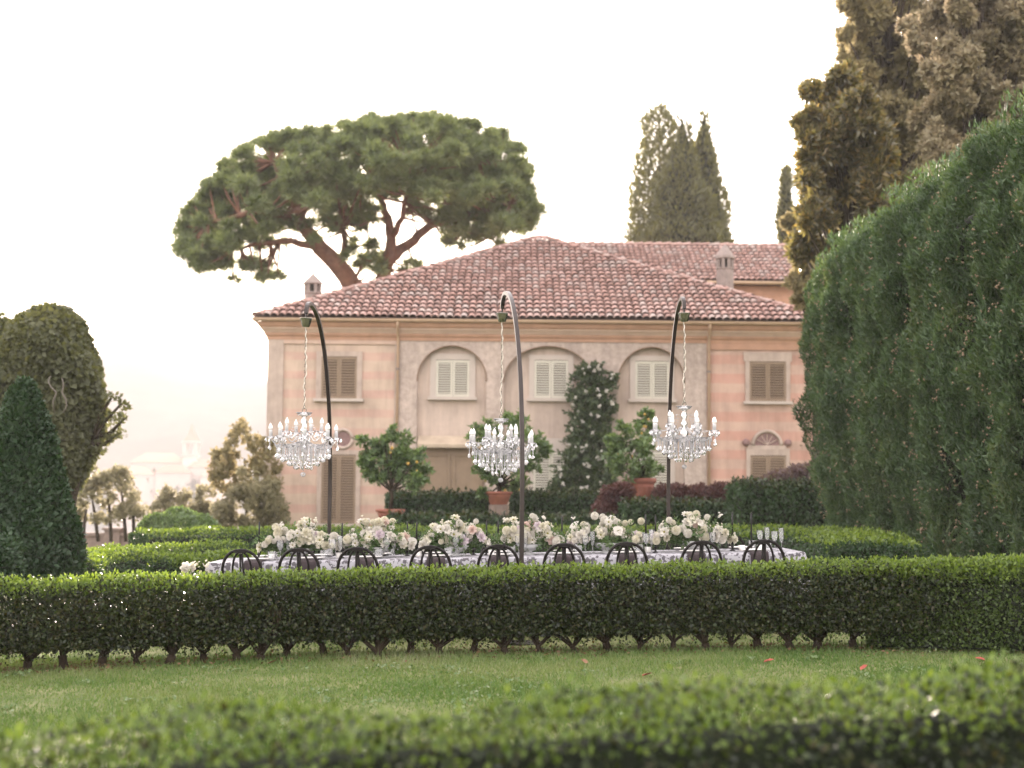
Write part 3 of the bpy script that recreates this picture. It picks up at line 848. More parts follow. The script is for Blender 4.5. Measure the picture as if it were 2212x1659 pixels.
def joined_tiles(lst, name, parent):
    Vs = []; 
    for p, q, r, k in lst:
        A = np.array(q); Vs.append(tv @ A.T + np.array(p - Vector(HB)))
    n = len(tv)
    Fs = np.concatenate([tf + i * n for i in range(len(lst))])
    o = link(name, np_mesh(name, np.concatenate(Vs), Fs, M['tile']), parent)
    return tag(o, kind='stuff')
joined_tiles(rest, 'roof_tiles', roof)
def ridge(a, b, parent, n=None):
    a = Vector(a); b = Vector(b); d = (b - a); L = d.length; d.normalize()
    n = n or int(L / .40)
    u = d.cross(Vector((0, 0, 1))).normalized(); nn = u.cross(d)
    Rm = Matrix((u, d, nn)).transposed()
    for i in range(n):
        p = a + d * (L * i / n) + nn * (-.035 + random.uniform(0, .012)) + u * random.uniform(-.012, .012)
        o = link('ridge_tile', ridge_me, parent, p - Vector(HB)); o.rotation_euler = (Rm @ Matrix.Rotation(random.uniform(-.04, .04), 3, 'Z')).to_euler()
ridge((EX0, EY0, ZE + .03), (cxm, cym, ZPK + .03), roof)
ridge((EX1, EY0, ZE + .03), (cxm, cym, ZPK + .03), roof)
mb = MB().ball((cxm, cym, ZPK + .05), .13, 10, 6, .7); hb(mb, 'roof_cap', M['tile'], True)
# taller rear wing
Y2 = 56.5; YR2 = 61.0
RX0, RX1 = 1.0, at(1718, 560, 59).x
RZE = at(1660, 609, Y2).z; RZR = at(1500, 531, YR2).z
mb = MB(); mb.box(RX0, RX1 - .35, Y2 + .45, 66, 3.0, RZE - .02); hb(mb, 'rear_wall', M['rear_wall'])
mb = MB()
mb.add([(RX0, Y2, RZE), (RX1, Y2, RZE), (RX1, YR2, RZR), (RX0, YR2, RZR), (RX0, 2 * YR2 - Y2, RZE), (RX1, 2 * YR2 - Y2, RZE),
        (RX0, Y2, RZE - .1), (RX1, Y2, RZE - .1), (RX0, 2 * YR2 - Y2, RZE - .1), (RX1, 2 * YR2 - Y2, RZE - .1)],
       [(0, 1, 2, 3), (3, 2, 5, 4), (6, 7, 1, 0), (6, 8, 9, 7), (7, 9, 5, 2, 1), (6, 0, 3, 4, 8), (8, 4, 5, 9)])
rroof = hb(mb, 'rear_roof', M['tile_bed'])
tl = []
vv = Vector((0, YR2 - Y2, RZR - RZE))
lay(Vector((RX0, Y2, RZE)), Vector((1, 0, 0)), vv, RX1 - RX0, vv.length, 0, tl)
joined_tiles(tl, 'roof_tiles', rroof)
ridge((RX1, YR2, RZR + .02), (RX0, YR2, RZR + .02), rroof)
mb = MB().tube([(RX0, Y2 - .06, RZE - .04), (RX1, Y2 - .06, RZE - .04)], .07, 8); hb(mb, 'rear_gutter', M['gutter'], True)
# chimneys
def chimney(xv, ybase, ytop, D, wv, kind, label):
    c = at(xv, (ybase + ytop) / 2, D); zb = at(xv, ybase, D).z - .35; zt = at(xv, ytop, D).z
    r = wv / (FV / D) / 2; h = zt - zb
    L = (c.x - HB[0], D - HB[1], zb - HB[2])
    if kind == 'lantern':
        n = 6
        hs = h * .40
        o = MB().lathe([(r, 0), (r, hs), (r * 1.12, hs + .02), (r * 1.12, hs + .07)], n).build('chimney', M['chimney'], house, loc=L)
        for k in range(n):
            a = 2 * math.pi * k / n
            MB().box(-.045, .045, -.045, .045, hs + .072, h * .66).build('chimney_post', M['chimney'], o, loc=(r * .86 * math.cos(a), r * .86 * math.sin(a), 0))
        MB().lathe([(r * .4, hs + .071), (r * .4, h * .3 + hs)], 6).build('flue', M['dark_gap'], o)
        MB().lathe([(r * 1.08, h * .66), (r * 1.22, h * .685), (r * 1.12, h * .73), (r * .55, h * .86), (r * .12, h * .95), (r * .10, h), (0, h + .05)], n).build('chimney_cap', M['chimney'], o)
    else:
        hs = h * .50
        o = MB().lathe([(r * 1.02, 0), (r, hs), (r * 1.08, hs + .02), (r * 1.08, hs + .06)], 12).build('chimney', M['chimney'], house, loc=L)
        for k in range(8):
            a = 2 * math.pi * (k + .5) / 8
            MB().box(-.05, .05, -.05, .05, hs + .062, h * .72).build('chimney_post', M['chimney'], o, loc=(r * .88 * math.cos(a), r * .88 * math.sin(a), 0))
        MB().lathe([(r * .45, hs + .061), (r * .45, h * .70)], 8).build('flue', M['dark_gap'], o)
        MB().lathe([(r * 1.05, h * .70), (r * 1.18, h * .72), (r * 1.10, h * .77), (r * .6, h * .89), (r * .15, h * .98), (0, h)], 12).build('chimney_cap', M['chimney'], o)
    o['label'] = label
chimney(676, 645, 588, 47.2, 36, 'lantern', 'slim pointed chimney on the left hip of the roof')
chimney(1566, 618, 527, 49.2, 37, 'round', 'stout round chimney on the right hip of the roof')

# ------------------------------------------------------------------ hedges
def resample(path, n):
    P = np.array(path, dtype=float)
    # smooth by chaikin
    for _ in range(2):
        Q = [P[0]]
        for i in range(len(P) - 1):
            Q += [P[i] * .75 + P[i + 1] * .25, P[i] * .25 + P[i + 1] * .75]
        Q.append(P[-1]); P = np.array(Q)
    d = np.r_[0, np.cumsum(np.linalg.norm(np.diff(P, axis=0), axis=1))]
    s = np.linspace(0, d[-1], n)
    return np.stack([np.interp(s, d, P[:, 0]), np.interp(s, d, P[:, 1])], 1), d[-1]

def hedge(name, label, path, wd, h, n, L, W, mats, top_n, group=None, zlift=0.0, core=True, power=4.0, inner=0.10, rough=0.03, zfix=None, cat='hedge'):
    """path (x, y[, base z]) clipped hedge: leaves spread over a rounded box section, young leaves on top, mostly with skylight put into their colour"""
    C2, length = resample([p[:2] for p in path], 200)
    T = np.gradient(C2, axis=0); T /= np.linalg.norm(T, axis=1, keepdims=True)
    S = np.stack([T[:, 1], -T[:, 0]], 1)                      # sideways
    base = Vector((C2[100, 0], C2[100, 1], gzf(*C2[100])))
    t = thing(name, label, cat, base, 0, group)
    def sample(m, top=False, depth=inner):
        s = rng.random(m) * 199
        i = np.minimum(s.astype(int), 198); f = (s - i)[:, None]
        c = C2[i] * (1 - f) + C2[i + 1] * f
        sd = S[i]
        tt = np.linspace(0, np.pi, 721); qx = np.sign(np.cos(tt)) * np.abs(np.cos(tt)) ** (2 / power) * wd / 2; qz = np.abs(np.sin(tt)) ** (2 / power) * h
        arc = np.r_[0, np.cumsum(np.hypot(np.diff(qx), np.diff(qz)))]
        if top:
            lo_, hi_ = np.interp([np.pi * .23, np.pi * .77], tt, arc); th = np.interp(lo_ + (hi_ - lo_) * rng.random(m), arc, tt)
        else: th = np.interp(arc[-1] * rng.random(m), arc, tt)
        ct, st = np.cos(th), np.sin(th)
        sx = np.sign(ct) * np.abs(ct) ** (2 / power); sz = np.abs(st) ** (2 / power)
        k = 1 - depth / (wd / 2) * rng.random(m) ** 1.5
        ends = 1.0
        x = c[:, 0] + sd[:, 0] * sx * wd / 2 * k; y = c[:, 1] + sd[:, 1] * sx * wd / 2 * k
        g = gz(c[:, 0], c[:, 1]) if zfix is None else np.full(m, zfix)
        z = g + zlift + (h - zlift) * sz * k
        P = np.stack([x, y, z], 1)
        N = np.stack([sd[:, 0] * ct, sd[:, 1] * ct, st + .05], 1); N = nrm(N)
        P += N * lump(P, rough, 3.0)[:, None]
        return P, N
    bl = np.array(base)
    P, N = sample(n)
    ne = int(n * .06)                                         # the two cut ends
    Pe = []; Ne = []
    for e, sg in ((0, -1), (199, 1)):
        q = np.stack([rng.uniform(-wd / 2, wd / 2, ne), rng.random(ne) * h], 1)
        x = C2[e, 0] + S[e, 0] * q[:, 0]; y = C2[e, 1] + S[e, 1] * q[:, 0]
        g = gzf(*C2[e]) if zfix is None else zfix
        Pe.append(np.stack([x, y, g + zlift + (h - zlift) * .97 * q[:, 1] / h], 1)); Ne.append(np.tile([T[e, 0] * sg, T[e, 1] * sg, 0.1], (ne, 1)))
    P = np.concatenate([P] + Pe); N = np.concatenate([N] + Ne)
    leaf_obj('foliage', leaves(P, N, L, W, .8, (0, 0, .5), .6), mats[0], t, bl)
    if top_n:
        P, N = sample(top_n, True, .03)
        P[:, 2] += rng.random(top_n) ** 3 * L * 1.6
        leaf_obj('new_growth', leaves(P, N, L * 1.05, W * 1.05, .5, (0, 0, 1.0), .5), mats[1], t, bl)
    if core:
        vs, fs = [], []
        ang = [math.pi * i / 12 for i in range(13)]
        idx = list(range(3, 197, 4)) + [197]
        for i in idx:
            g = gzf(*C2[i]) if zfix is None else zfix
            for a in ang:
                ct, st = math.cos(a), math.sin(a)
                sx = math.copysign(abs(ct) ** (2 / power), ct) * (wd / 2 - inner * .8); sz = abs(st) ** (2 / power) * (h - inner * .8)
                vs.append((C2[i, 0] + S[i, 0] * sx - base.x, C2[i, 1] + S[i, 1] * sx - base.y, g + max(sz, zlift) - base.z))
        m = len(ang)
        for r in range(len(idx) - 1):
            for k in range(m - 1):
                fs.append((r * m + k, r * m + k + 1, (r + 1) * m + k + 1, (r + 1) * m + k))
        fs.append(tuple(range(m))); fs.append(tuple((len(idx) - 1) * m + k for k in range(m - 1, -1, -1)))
        MB().add(vs, fs).build('shade_core', M['core'], t)  # solid dark core added as the shade between hedge leaves
    return t

# the long hedge in front of the table, with bare stems at its foot
HP = [(-5.2, 11.55), (-4.0, 12.1), (-2.4, 12.55), (0, 12.75), (2.4, 12.62), (3.7, 12.35), (5.2, 11.9)]
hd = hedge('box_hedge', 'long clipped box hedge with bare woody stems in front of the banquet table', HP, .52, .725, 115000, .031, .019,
           (M['box_leaf'], M['box_new_lit']), 21000, zlift=.145, core=False, inner=.24, rough=.02, power=5.0)
hb0 = np.array(hd.location)
_C, _l = resample(HP, 200)
nl = 13000                                              # straggling leaves low down between the stems
ii = rng.integers(0, 200, nl); low_h = .05 + .20 * rng.random(nl) ** .6
keep = rng.random(nl) < .25 + .75 * (np.sin(ii * .83) * np.sin(ii * .31 + 1) > -.1)
Pq = np.stack([_C[ii, 0] + rng.normal(size=nl) * .02, _C[ii, 1] + rng.normal(size=nl) * .10, gz(_C[ii, 0], _C[ii, 1]) + low_h], 1)[keep]
nv = 32000
ii = rng.integers(0, 200, nv); hh = .24 + .44 * rng.random(nv)
Pv = np.stack([_C[ii, 0] + rng.normal(size=nv) * .02, _C[ii, 1] + rng.uniform(-.17, .17, nv), gz(_C[ii, 0], _C[ii, 1]) + hh], 1)
leaf_obj('foliage', [leaves(Pq, runit(len(Pq)), .028, .017, .3, (0, 0, .5), .3), leaves(Pv, runit(nv), .036, .022, .3, (0, 0, .5), .3)], M['box_leaf'], hd, hb0)
C2, _ = resample(HP, 400)
tx = [-60, 18, 104, 181, 262, 348, 420, 497, 579, 633, 692, 787, 850, 927, 1000, 1072, 1150, 1235, 1320, 1403, 1487, 1566, 1647, 1729, 1788, 1864, 1940, 2000, 2087, 2168, 2239, 2342, 2407, 2461, 2560]
fine = []
for x in tx:
    xw = at(x / 1.1302, 1400, 12.5).x
    i = int(np.argmin(abs(C2[:, 0] - xw)))
    bx_, by_ = C2[i] + np.array([0, random.uniform(-.08, .06)]); bz = gzf(bx_, by_) - .02
    mb = MB()
    r0 = random.uniform(.022, .036)
    fork = Vector((bx_ + random.uniform(-.03, .03), by_, bz + random.uniform(.06, .13)))
    mb.tube([(bx_, by_, bz), fork.lerp(Vector((bx_, by_, bz)), .5), fork], [r0 * 1.5, r0 * 1.1, r0], 7)
    for k in range(random.randint(4, 6)):
        a = random.uniform(-1, 1) * 1.0
        e = fork + Vector((a * .26, random.uniform(-.16, .16), random.uniform(.25, .48)))
        md = fork.lerp(e, .5) + Vector((a * .05, 0, -.02))
        mb.tube([fork, md, e], [r0 * .62, r0 * .42, r0 * .18], 5, cap=False)
        for _ in range(3):
            e2 = md + Vector((random.uniform(-.16, .16), random.uniform(-.12, .12), random.uniform(.05, .25)))
            mb.tube([md, md.lerp(e2, .5) + Vector((.01, 0, .01)), e2], [r0 * .25, r0 * .16, r0 * .08], 4, cap=False)
    mb.build('stem', M['bark'], hd, hb0, True)
# right end of that hedge: a fuller one set back and turned towards us
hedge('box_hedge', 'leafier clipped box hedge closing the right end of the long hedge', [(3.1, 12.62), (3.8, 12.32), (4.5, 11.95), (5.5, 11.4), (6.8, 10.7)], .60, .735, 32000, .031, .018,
      (M['box_mid_lit'], M['box_new_lit']), 16000, zlift=.03, core=True, inner=.10, rough=.025)
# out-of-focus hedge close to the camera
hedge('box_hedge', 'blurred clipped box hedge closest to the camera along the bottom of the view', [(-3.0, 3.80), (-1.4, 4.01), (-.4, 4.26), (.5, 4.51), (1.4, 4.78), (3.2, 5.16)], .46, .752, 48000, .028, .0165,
      (M['box_leaf'], M['box_new_lit']), 6500, zlift=.02, core=True, inner=.15, rough=.05)
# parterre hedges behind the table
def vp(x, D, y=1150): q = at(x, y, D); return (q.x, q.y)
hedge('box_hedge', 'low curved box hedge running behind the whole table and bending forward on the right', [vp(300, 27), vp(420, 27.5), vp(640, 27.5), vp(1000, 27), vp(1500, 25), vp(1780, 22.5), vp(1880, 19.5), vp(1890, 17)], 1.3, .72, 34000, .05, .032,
      (M['dark_leaf'], M['box_new_lit']), 16000, zlift=.02, inner=.10, rough=.03)
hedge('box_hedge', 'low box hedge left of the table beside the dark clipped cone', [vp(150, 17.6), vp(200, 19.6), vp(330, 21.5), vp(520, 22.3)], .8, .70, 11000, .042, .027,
      (M['dark_leaf'], M['box_new_lit']), 6000, zlift=.02, inner=.09, rough=.03)
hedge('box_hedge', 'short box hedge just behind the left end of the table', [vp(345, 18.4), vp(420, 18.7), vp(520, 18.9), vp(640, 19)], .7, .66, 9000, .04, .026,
      (M['dark_leaf'], M['box_new_lit']), 4500, zlift=.02, inner=.09, rough=.03)
# taller dark hedges at the foot of the villa
def tall_hedge(x0, x1, ytop, D, wd, label, n=7000, mat='dark_leaf'):
    a = at(x0, ytop, D); b = at(x1, ytop, D); g = gzf((a.x + b.x) / 2, D)
    return hedge('clipped_hedge', label, [(a.x, D), ((a.x + b.x) / 2, D + .05), (b.x, D)], wd, (a.z + b.z) / 2 - g, n, .085, .055, (M[mat], M['box_leaf']), int(n * .15), zlift=.02, inner=.10, rough=.05, zfix=g, power=6)
tall_hedge(838, 1062, 1070, 38, 1.2, 'dark clipped hedge below the brown garden door', 9000)
tall_hedge(1106, 1330, 1068, 38, 1.2, 'dark clipped hedge below the flowering climber', 9000)
tall_hedge(1345, 1600, 1090, 33, 1.2, 'low dark hedge in front of the third lemon pot', 8000)
tall_hedge(1585, 1830, 1047, 31.5, 1.6, 'tall dark clipped hedge beside the cypress screen', 11000)
tall_hedge(840, 1340, 1118, 33, .8, 'very low dark hedge strip in front of the lemon pots', 9000)

# ------------------------------------------------------------------ generic plants
def bush(name, label, cat, clumps, mat, L, W, per, base, stems=(), lo=.7, grow=(0, 0, .4), group=None, stem_mat='bark', part='crown', bias=.7):
    t = thing(name, label, cat, base, 0, group)
    parts = []
    for c, r, k in clumps:
        P, N = ell_pts(int(per * k), c, r, lo)
        P += N * lump(P, min(r) * .15, 2.2 / min(r))[:, None]
        parts.append(leaves(P, N, L, W, bias, grow, .5))
    leaf_obj(part, parts, mat, t, base)
    for s in stems:
        MB().tube(s[0], s[1], 8).build('trunk', M[stem_mat], t, base, True)
    return t
def vclump(xv, yv, D, rv, k=1.0, ry=None, rz=None):
    c = at(xv, yv, D); r = rv / (FV / D)
    return (tuple(c), (r, (ry or rv) / (FV / D), (rz or rv) / (FV / D)), k)
def vpath(pts):
    return [tuple(at(*p)) for p in pts]

# left: clipped cone
def profile_tree(name, label, cat, axis_xv, D, prof, mat, L, W, n, trunk_r=.1, squash=1.0, lumpamp=.06, grow=(0, 0, .8), lo=.8, base_z=None, core=True, group=None, bias=.8, trunk_mat='bark', lumpf=2.0):
    """prof: (yv, half width in view px) from the top down, revolved about a vertical axis"""
    sc_ = FV / D
    q = at(axis_xv, prof[0][0], D); q2 = at(axis_xv, prof[-1][0], D)
    bx, by = q2.x, D; bz = gzf(bx, by) if base_z is None else base_z
    zs = np.array([at(axis_xv, p[0], D).z for p in prof]); rs = np.array([p[1] / sc_ for p in prof])
    t = thing(name, label, cat, (bx, by, bz), 0, group)
    # area weighted sampling over height
    zz = np.linspace(zs[-1], zs[0], 400); rr = np.interp(zz, zs[::-1], rs[::-1])
    wgt = np.cumsum(rr + .02); wgt /= wgt[-1]
    z = np.interp(rng.random(n), wgt, zz); r = np.interp(z, zz, rr)
    th = rng.random(n) * 2 * np.pi
    k = lo + (1 - lo) * rng.random(n) ** .5
    N = np.stack([np.cos(th), np.sin(th), np.full(n, .25)], 1); N = nrm(N)
    P = np.stack([bx + r * k * np.cos(th), by + squash * r * k * np.sin(th), z], 1)
    P += N * lump(P, lumpamp, lumpf)[:, None]
    leaf_obj('crown', leaves(P, N, L, W, bias, grow, .35), mat, t, (bx, by, bz))
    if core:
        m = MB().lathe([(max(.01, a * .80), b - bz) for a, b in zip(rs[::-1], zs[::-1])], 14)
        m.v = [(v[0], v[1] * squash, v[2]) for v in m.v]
        m.build('shade_core', M['core'], t)  # dark core added as the shade inside the crown
    MB().tube([(0, 0, -.05), (0, 0, max(.3, zs[0] - bz - .4))], [trunk_r, trunk_r * .3], 8).build('trunk', M[trunk_mat], t, smooth=True)
    return t
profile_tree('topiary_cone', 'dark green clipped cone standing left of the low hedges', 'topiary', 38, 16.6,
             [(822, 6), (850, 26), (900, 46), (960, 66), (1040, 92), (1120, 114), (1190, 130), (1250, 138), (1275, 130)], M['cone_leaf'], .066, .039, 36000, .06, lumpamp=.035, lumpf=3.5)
bush('round_bush', 'small dark bush at the left edge beside the clipped cone', 'bush', [vclump(-10, 1215, 15.0, 62, 1.0, 60, 60)], M['cone_leaf'], .05, .03, 6000, tuple(at(-10, 1275, 15)), lo=.6)
# left: ivy-grown mushroom-shaped tree
it = profile_tree('ivy_tree', 'broad mushroom shaped tree overgrown with hanging ivy', 'tree', 92, 29,
             [(656, 4), (664, 38), (690, 72), (730, 96), (790, 113), (850, 122), (910, 120), (960, 106), (1010, 88), (1050, 72), (1075, 58)], M['ivy_leaf'], .12, .09, 36000, .16, lumpamp=.16, grow=(0, 0, -1.0), lo=.8, core=True, lumpf=1.6)
ib = np.array(it.location)
parts = []
for (xv, yv, D, rv, ry, rz) in ((-60, 770, 30, 110, 100, 105), (-20, 850, 28.5, 110, 90, 110), (20, 940, 28, 80, 60, 100)):
    c, r, k = vclump(xv, yv, D, rv, 1, ry, rz)
    P, N = ell_pts(8000, c, r, .8); P += N * lump(P, .16, 1.6)[:, None]
    parts.append(leaves(P, N, .115, .085, .8, (0, 0, -.8), .3))
leaf_obj('crown', parts, M['ivy_leaf'], it, ib)
MB().tube(vpath([(150, 1215, 29), (156, 1150, 29), (152, 1090, 29), (166, 1030, 28.9), (178, 975, 28.7), (176, 900, 28.8)]), [.17, .13, .11, .09, .08, .05], 8).build('trunk', M['bark'], it, ib, True)
for pth in ([(118, 892, 27.75), (114, 868, 27.7), (122, 848, 27.68), (110, 836, 27.66), (104, 824, 27.66), (109, 812, 27.7)], [(136, 893, 27.75), (144, 878, 27.7), (142, 862, 27.68), (134, 848, 27.66), (137, 832, 27.66), (134, 816, 27.7)]):
    MB().tube(vpath(pth), [.008, .015, .018, .015, .012, .007], 7).build('bare_branch', M['pale_wood'], it, ib, True)
mb = MB(); parts = []
arms = [[(178, 975, 28.7), (205, 945, 28.7), (232, 905, 28.6), (262, 872, 28.6)], [(205, 945, 28.7), (238, 935, 28.6), (268, 905, 28.5)], [(172, 1000, 28.8), (192, 985, 28.7), (215, 978, 28.6)], [(200, 950, 28.7), (215, 900, 28.6), (240, 860, 28.6)], [(190, 960, 28.7), (225, 960, 28.6), (250, 940, 28.6)]]
for a in arms:
    mb.tube(vpath(a), [.05 * (1 - .7 * i / len(a)) for i in range(len(a))], 6)
    for (x, y, D) in a[1:]:
        for _ in range(3):
            c, r, k = vclump(x + random.uniform(-14, 14), y + random.uniform(-12, 12), D, 10, 1)
            P, N = ell_pts(24, c, r, .1); parts.append(leaves(P, N, .085, .05, .3, (0, 0, .5), .5))
mb.build('limb', M['bark'], it, ib, True)
leaf_obj('spray', parts, M['ivy_leaf'], it, ib)

# left background shrubs
bush('dome_bush', 'neat dome shaped clipped bush behind the left hedges', 'bush', [(tuple(at(385, 1158, 31)), (.90, .9, .53), 1.0)], M['citrus_leaf'], .06, .04, 18000, tuple(at(385, 1170, 31)), lo=.82)
def shrub(label, D, box, mat, ncl, rr=(7, 15), per=70, L=.12, W=.08, stems=(), group='loose shrubs by the lake parapet', shape=None):
    """airy shrub: many small leafy sprays scattered over an outline given in view units (x0, x1, ytop, ybottom)"""
    x0, x1, y0, y1 = box
    b = at((x0 + x1) / 2, 1165, D); b = (b.x, D, gzf(b.x, D))
    cl = []
    for _ in range(ncl):
        u = random.uniform(-1, 1); v = random.random()
        top = y0 + (y1 - y0) * (.55 * u * u + .12 * math.sin(u * 7 + x0))
        x = (x0 + x1) / 2 + u * (x1 - x0) / 2; y = top + (y1 - top) * v ** 1.2
        cl.append(vclump(x, y, D + random.uniform(-.8, .8), random.uniform(*rr), 1))
    return bush('shrub', label, 'shrub', cl, M[mat], L, W, per, b, [(vpath(q), [.05] * (len(q) - 1) + [.02]) for q in stems], lo=.15, group=group, grow=(0, 0, .6), bias=.3)
shrub('loose airy shrub in front of the bright water left of the dome bush', 41, (165, 305, 1010, 1128), 'shrub_leaf', 95, (6, 14), 42, .12, .075,
      [[(240, 1170, 41), (238, 1120, 41), (232, 1040, 41)], [(272, 1170, 41), (268, 1110, 41), (262, 1060, 41)], [(212, 1170, 41), (206, 1120, 41), (198, 1070, 41)], [(290, 1170, 41), (288, 1120, 41), (284, 1080, 41)], [(180, 1170, 41), (182, 1130, 41), (188, 1090, 41)]])
shrub('small rounded shrub right behind the dome bush', 44, (325, 390, 1058, 1135), 'shrub_leaf', 40, (7, 13), 55)
shrub('low loose shrub between the dome bush and the villa corner', 44.3, (380, 490, 1055, 1140), 'shrub_leaf', 70, (7, 14), 55)
shrub('tall shrub with backlit golden leaves growing beside the villa corner', 42.5, (458, 600, 925, 1060), 'gold_lit_leaf', 85, (7, 14), 44, .13, .085, [[(535, 1165, 42.5), (532, 1080, 42.5), (528, 990, 42.5)]])
shrub('bushy green shrub against the foot of the villa corner', 41.5, (465, 620, 1030, 1165), 'shrub_leaf', 120, (9, 18), 75, .11, .075)

# potted lemon trees
def pot_tree(label, xc, ypot_top, ypot_bot, wpot, D, clumps, stem_top, plinth=False):
    sc_ = FV / D
    pb = at(xc, ypot_bot, D); g = gzf(pb.x, D)
    t = thing('potted_lemon_tree', label, 'potted tree', (pb.x, D, g), 0, 'lemon trees in terracotta pots')
    base = np.array(t.location)
    h = (ypot_bot - ypot_top) / sc_; r = wpot / 2 / sc_; z0 = pb.z - g
    if z0 > .05:
        MB().lathe([(r * .72, -.05), (r * .72, z0 - .005)], 12).build('plinth', M['stone_wall'], t)
    pot = MB().lathe([(r * .62, z0), (r * .66, z0 + .02), (r * .86, z0 + h * .62), (r * .90, z0 + h * .66), (r * .86, z0 + h * .70), (r * .93, z0 + h * .80), (r * 1.02, z0 + h * .83), (r * 1.04, z0 + h * .97), (r * .98, z0 + h), (r * .88, z0 + h), (r * .86, z0 + h * .9), (.01, z0 + h * .9)], 24).build('pot', M['terracotta'], t, smooth=True)
    MB().lathe([(r * .84, z0 + h * .91), (.01, z0 + h * .93)], 14).build('soil', M['soil'], t)
    MB().tube([(0, 0, z0 + h * .85), (.03, 0, z0 + h + .3), tuple(np.array(at(xc + 1, stem_top, D)) - base)], [.055, .045, .04], 7).build('trunk', M['bark'], t, smooth=True)
    top = at(xc + 1, stem_top, D)
    mb = MB(); parts = []
    for x, y, rv, k in clumps:
        dd = random.uniform(-.5, .5)
        c, rr, _ = vclump(x, y, D + dd, rv, 1)
        mb.tube([tuple(top), tuple((top + Vector(c)) / 2 + Vector((0, 0, -.05))), c], [.03, .02, .008], 5)
        
        for _ in range(5):
            u = runit(1)[0]; cc = np.array(c) + u * np.array(rr) * .75
            parts.append(sprays(cc, np.array(rr) * random.uniform(.4, .7), int(4 * k) + 3, 11, .125, .055, up=.3))
    mb.build('limb', M['bark'], t, base, True)
    leaf_obj('crown', parts, M['citrus_leaf'], t, base)
    me = MB().ball((0, 0, 0), .036, 8, 6, 1.15).mesh('lemon', M['orange'], smooth=True)
    for _ in range(7):
        x, y, rv, k = random.choice(clumps)
        c = at(x + random.uniform(-.6, .6) * rv, y + random.uniform(0, .9) * rv, D - rv / sc_ * random.uniform(.3, .9))
        link('lemon', me, t, tuple(np.array(c) - base), scale=random.uniform(.7, 1.1))
    return t
pot_tree('round lemon tree in a wide terracotta pot left of the brown door', 843, 1100, 1134, 62, 35.5,
         [(850, 1000, 34, 2), (815, 990, 32, 2), (885, 995, 32, 2), (832, 960, 28, 1.6), (868, 965, 30, 1.6), (845, 942, 18, 1), (905, 1010, 24, 1.3), (795, 985, 24, 1.2), (800, 1018, 22, 1), (850, 1030, 28, 1.5), (890, 1035, 24, 1.2), (820, 1035, 20, 1), (785, 962, 16, .7), (905, 985, 18, .7), (912, 1030, 16, .6)], 1060)
pot_tree('lemon tree in a terracotta pot behind the middle chandelier', 1077, 1062, 1090, 58, 37,
         [(1050, 930, 26, 1.2), (1120, 925, 30, 1.6), (1140, 950, 30, 1.6), (1035, 945, 24, 1), (1100, 905, 16, .8), (1160, 975, 22, 1), (1080, 965, 34, 1.8), (1040, 1000, 28, 1.3), (1110, 1000, 32, 1.6), (1150, 1010, 22, 1), (1060, 1030, 22, 1), (1125, 1040, 20, .8), (1082, 1045, 16, .6), (1045, 1068, 10, .4), (1175, 965, 14, .5)], 1050)
pot_tree('lemon tree in a tall terracotta pot below the third arch', 1386, 1033, 1086, 62, 36,
         [(1345, 945, 30, 1.6), (1375, 960, 32, 1.8), (1335, 980, 26, 1.2), (1400, 990, 28, 1.4), (1360, 1000, 30, 1.6), (1395, 920, 22, 1.0), (1400, 895, 14, .5), (1412, 1020, 20, .9), (1335, 1010, 22, 1), (1380, 1022, 22, 1)], 1030)

# climber with white flowers between the second and third arches
t = thing('flowering_climber', 'dark green climber with white flowers trained up the villa wall', 'climber', (at(1270, 1100, YF).x, YF - .6, .2))
base = np.array(t.location); parts = []
cl = [(1262, 810, 24), (1282, 800, 26), (1300, 830, 30), (1255, 850, 32), (1290, 870, 34), (1262, 900, 32), (1300, 910, 28), (1248, 940, 32), (1285, 950, 36), (1240, 985, 34), (1280, 1000, 38), (1310, 985, 30), (1230, 1030, 34), (1275, 1045, 36), (1305, 1040, 32), (1205, 1050, 20), (1325, 815, 10), (1320, 880, 16)]
spots = []
for x, y, r in cl:
    D = YF - .35 - (y - 790) / 260 * .5
    c, rr, k = vclump(x, y, D, r, 1, 24)
    parts.append(sprays(c, rr, int(r * 1.7), 17, .125, .075, up=-.1, long=(.5, 1.25)))
    for _ in range(4): spots.append(at(x + random.uniform(-.8, .8) * r, y + random.uniform(-.8, .8) * r, D - .33))
leaf_obj('foliage', parts, M['climber_leaf'], t, base)
MB().tube(vpath([(1262, 1110, YF - .4), (1268, 1000, YF - .3), (1272, 900, YF - .25), (1285, 800, YF - .2)]), [.06, .05, .04, .02], 7).build('stem', M['bark'], t, base, True)
P = np.zeros((9, 3)); N = nrm(np.stack([np.cos(np.arange(9) * .7), -np.ones(9) * .9, np.sin(np.arange(9) * .7)], 1))
V, F = leaves(P, N, .085, .07, 2.0, (0, 0, 0), .9)
bl_me = np_mesh('blossom', V, F, M['petal_white'])
for s in random.sample(spots, 48):
    link('blossom', bl_me, t, tuple(np.array(s) - base), (random.random() * 3, random.random() * 3, random.random() * 3), random.uniform(.55, 1.25))

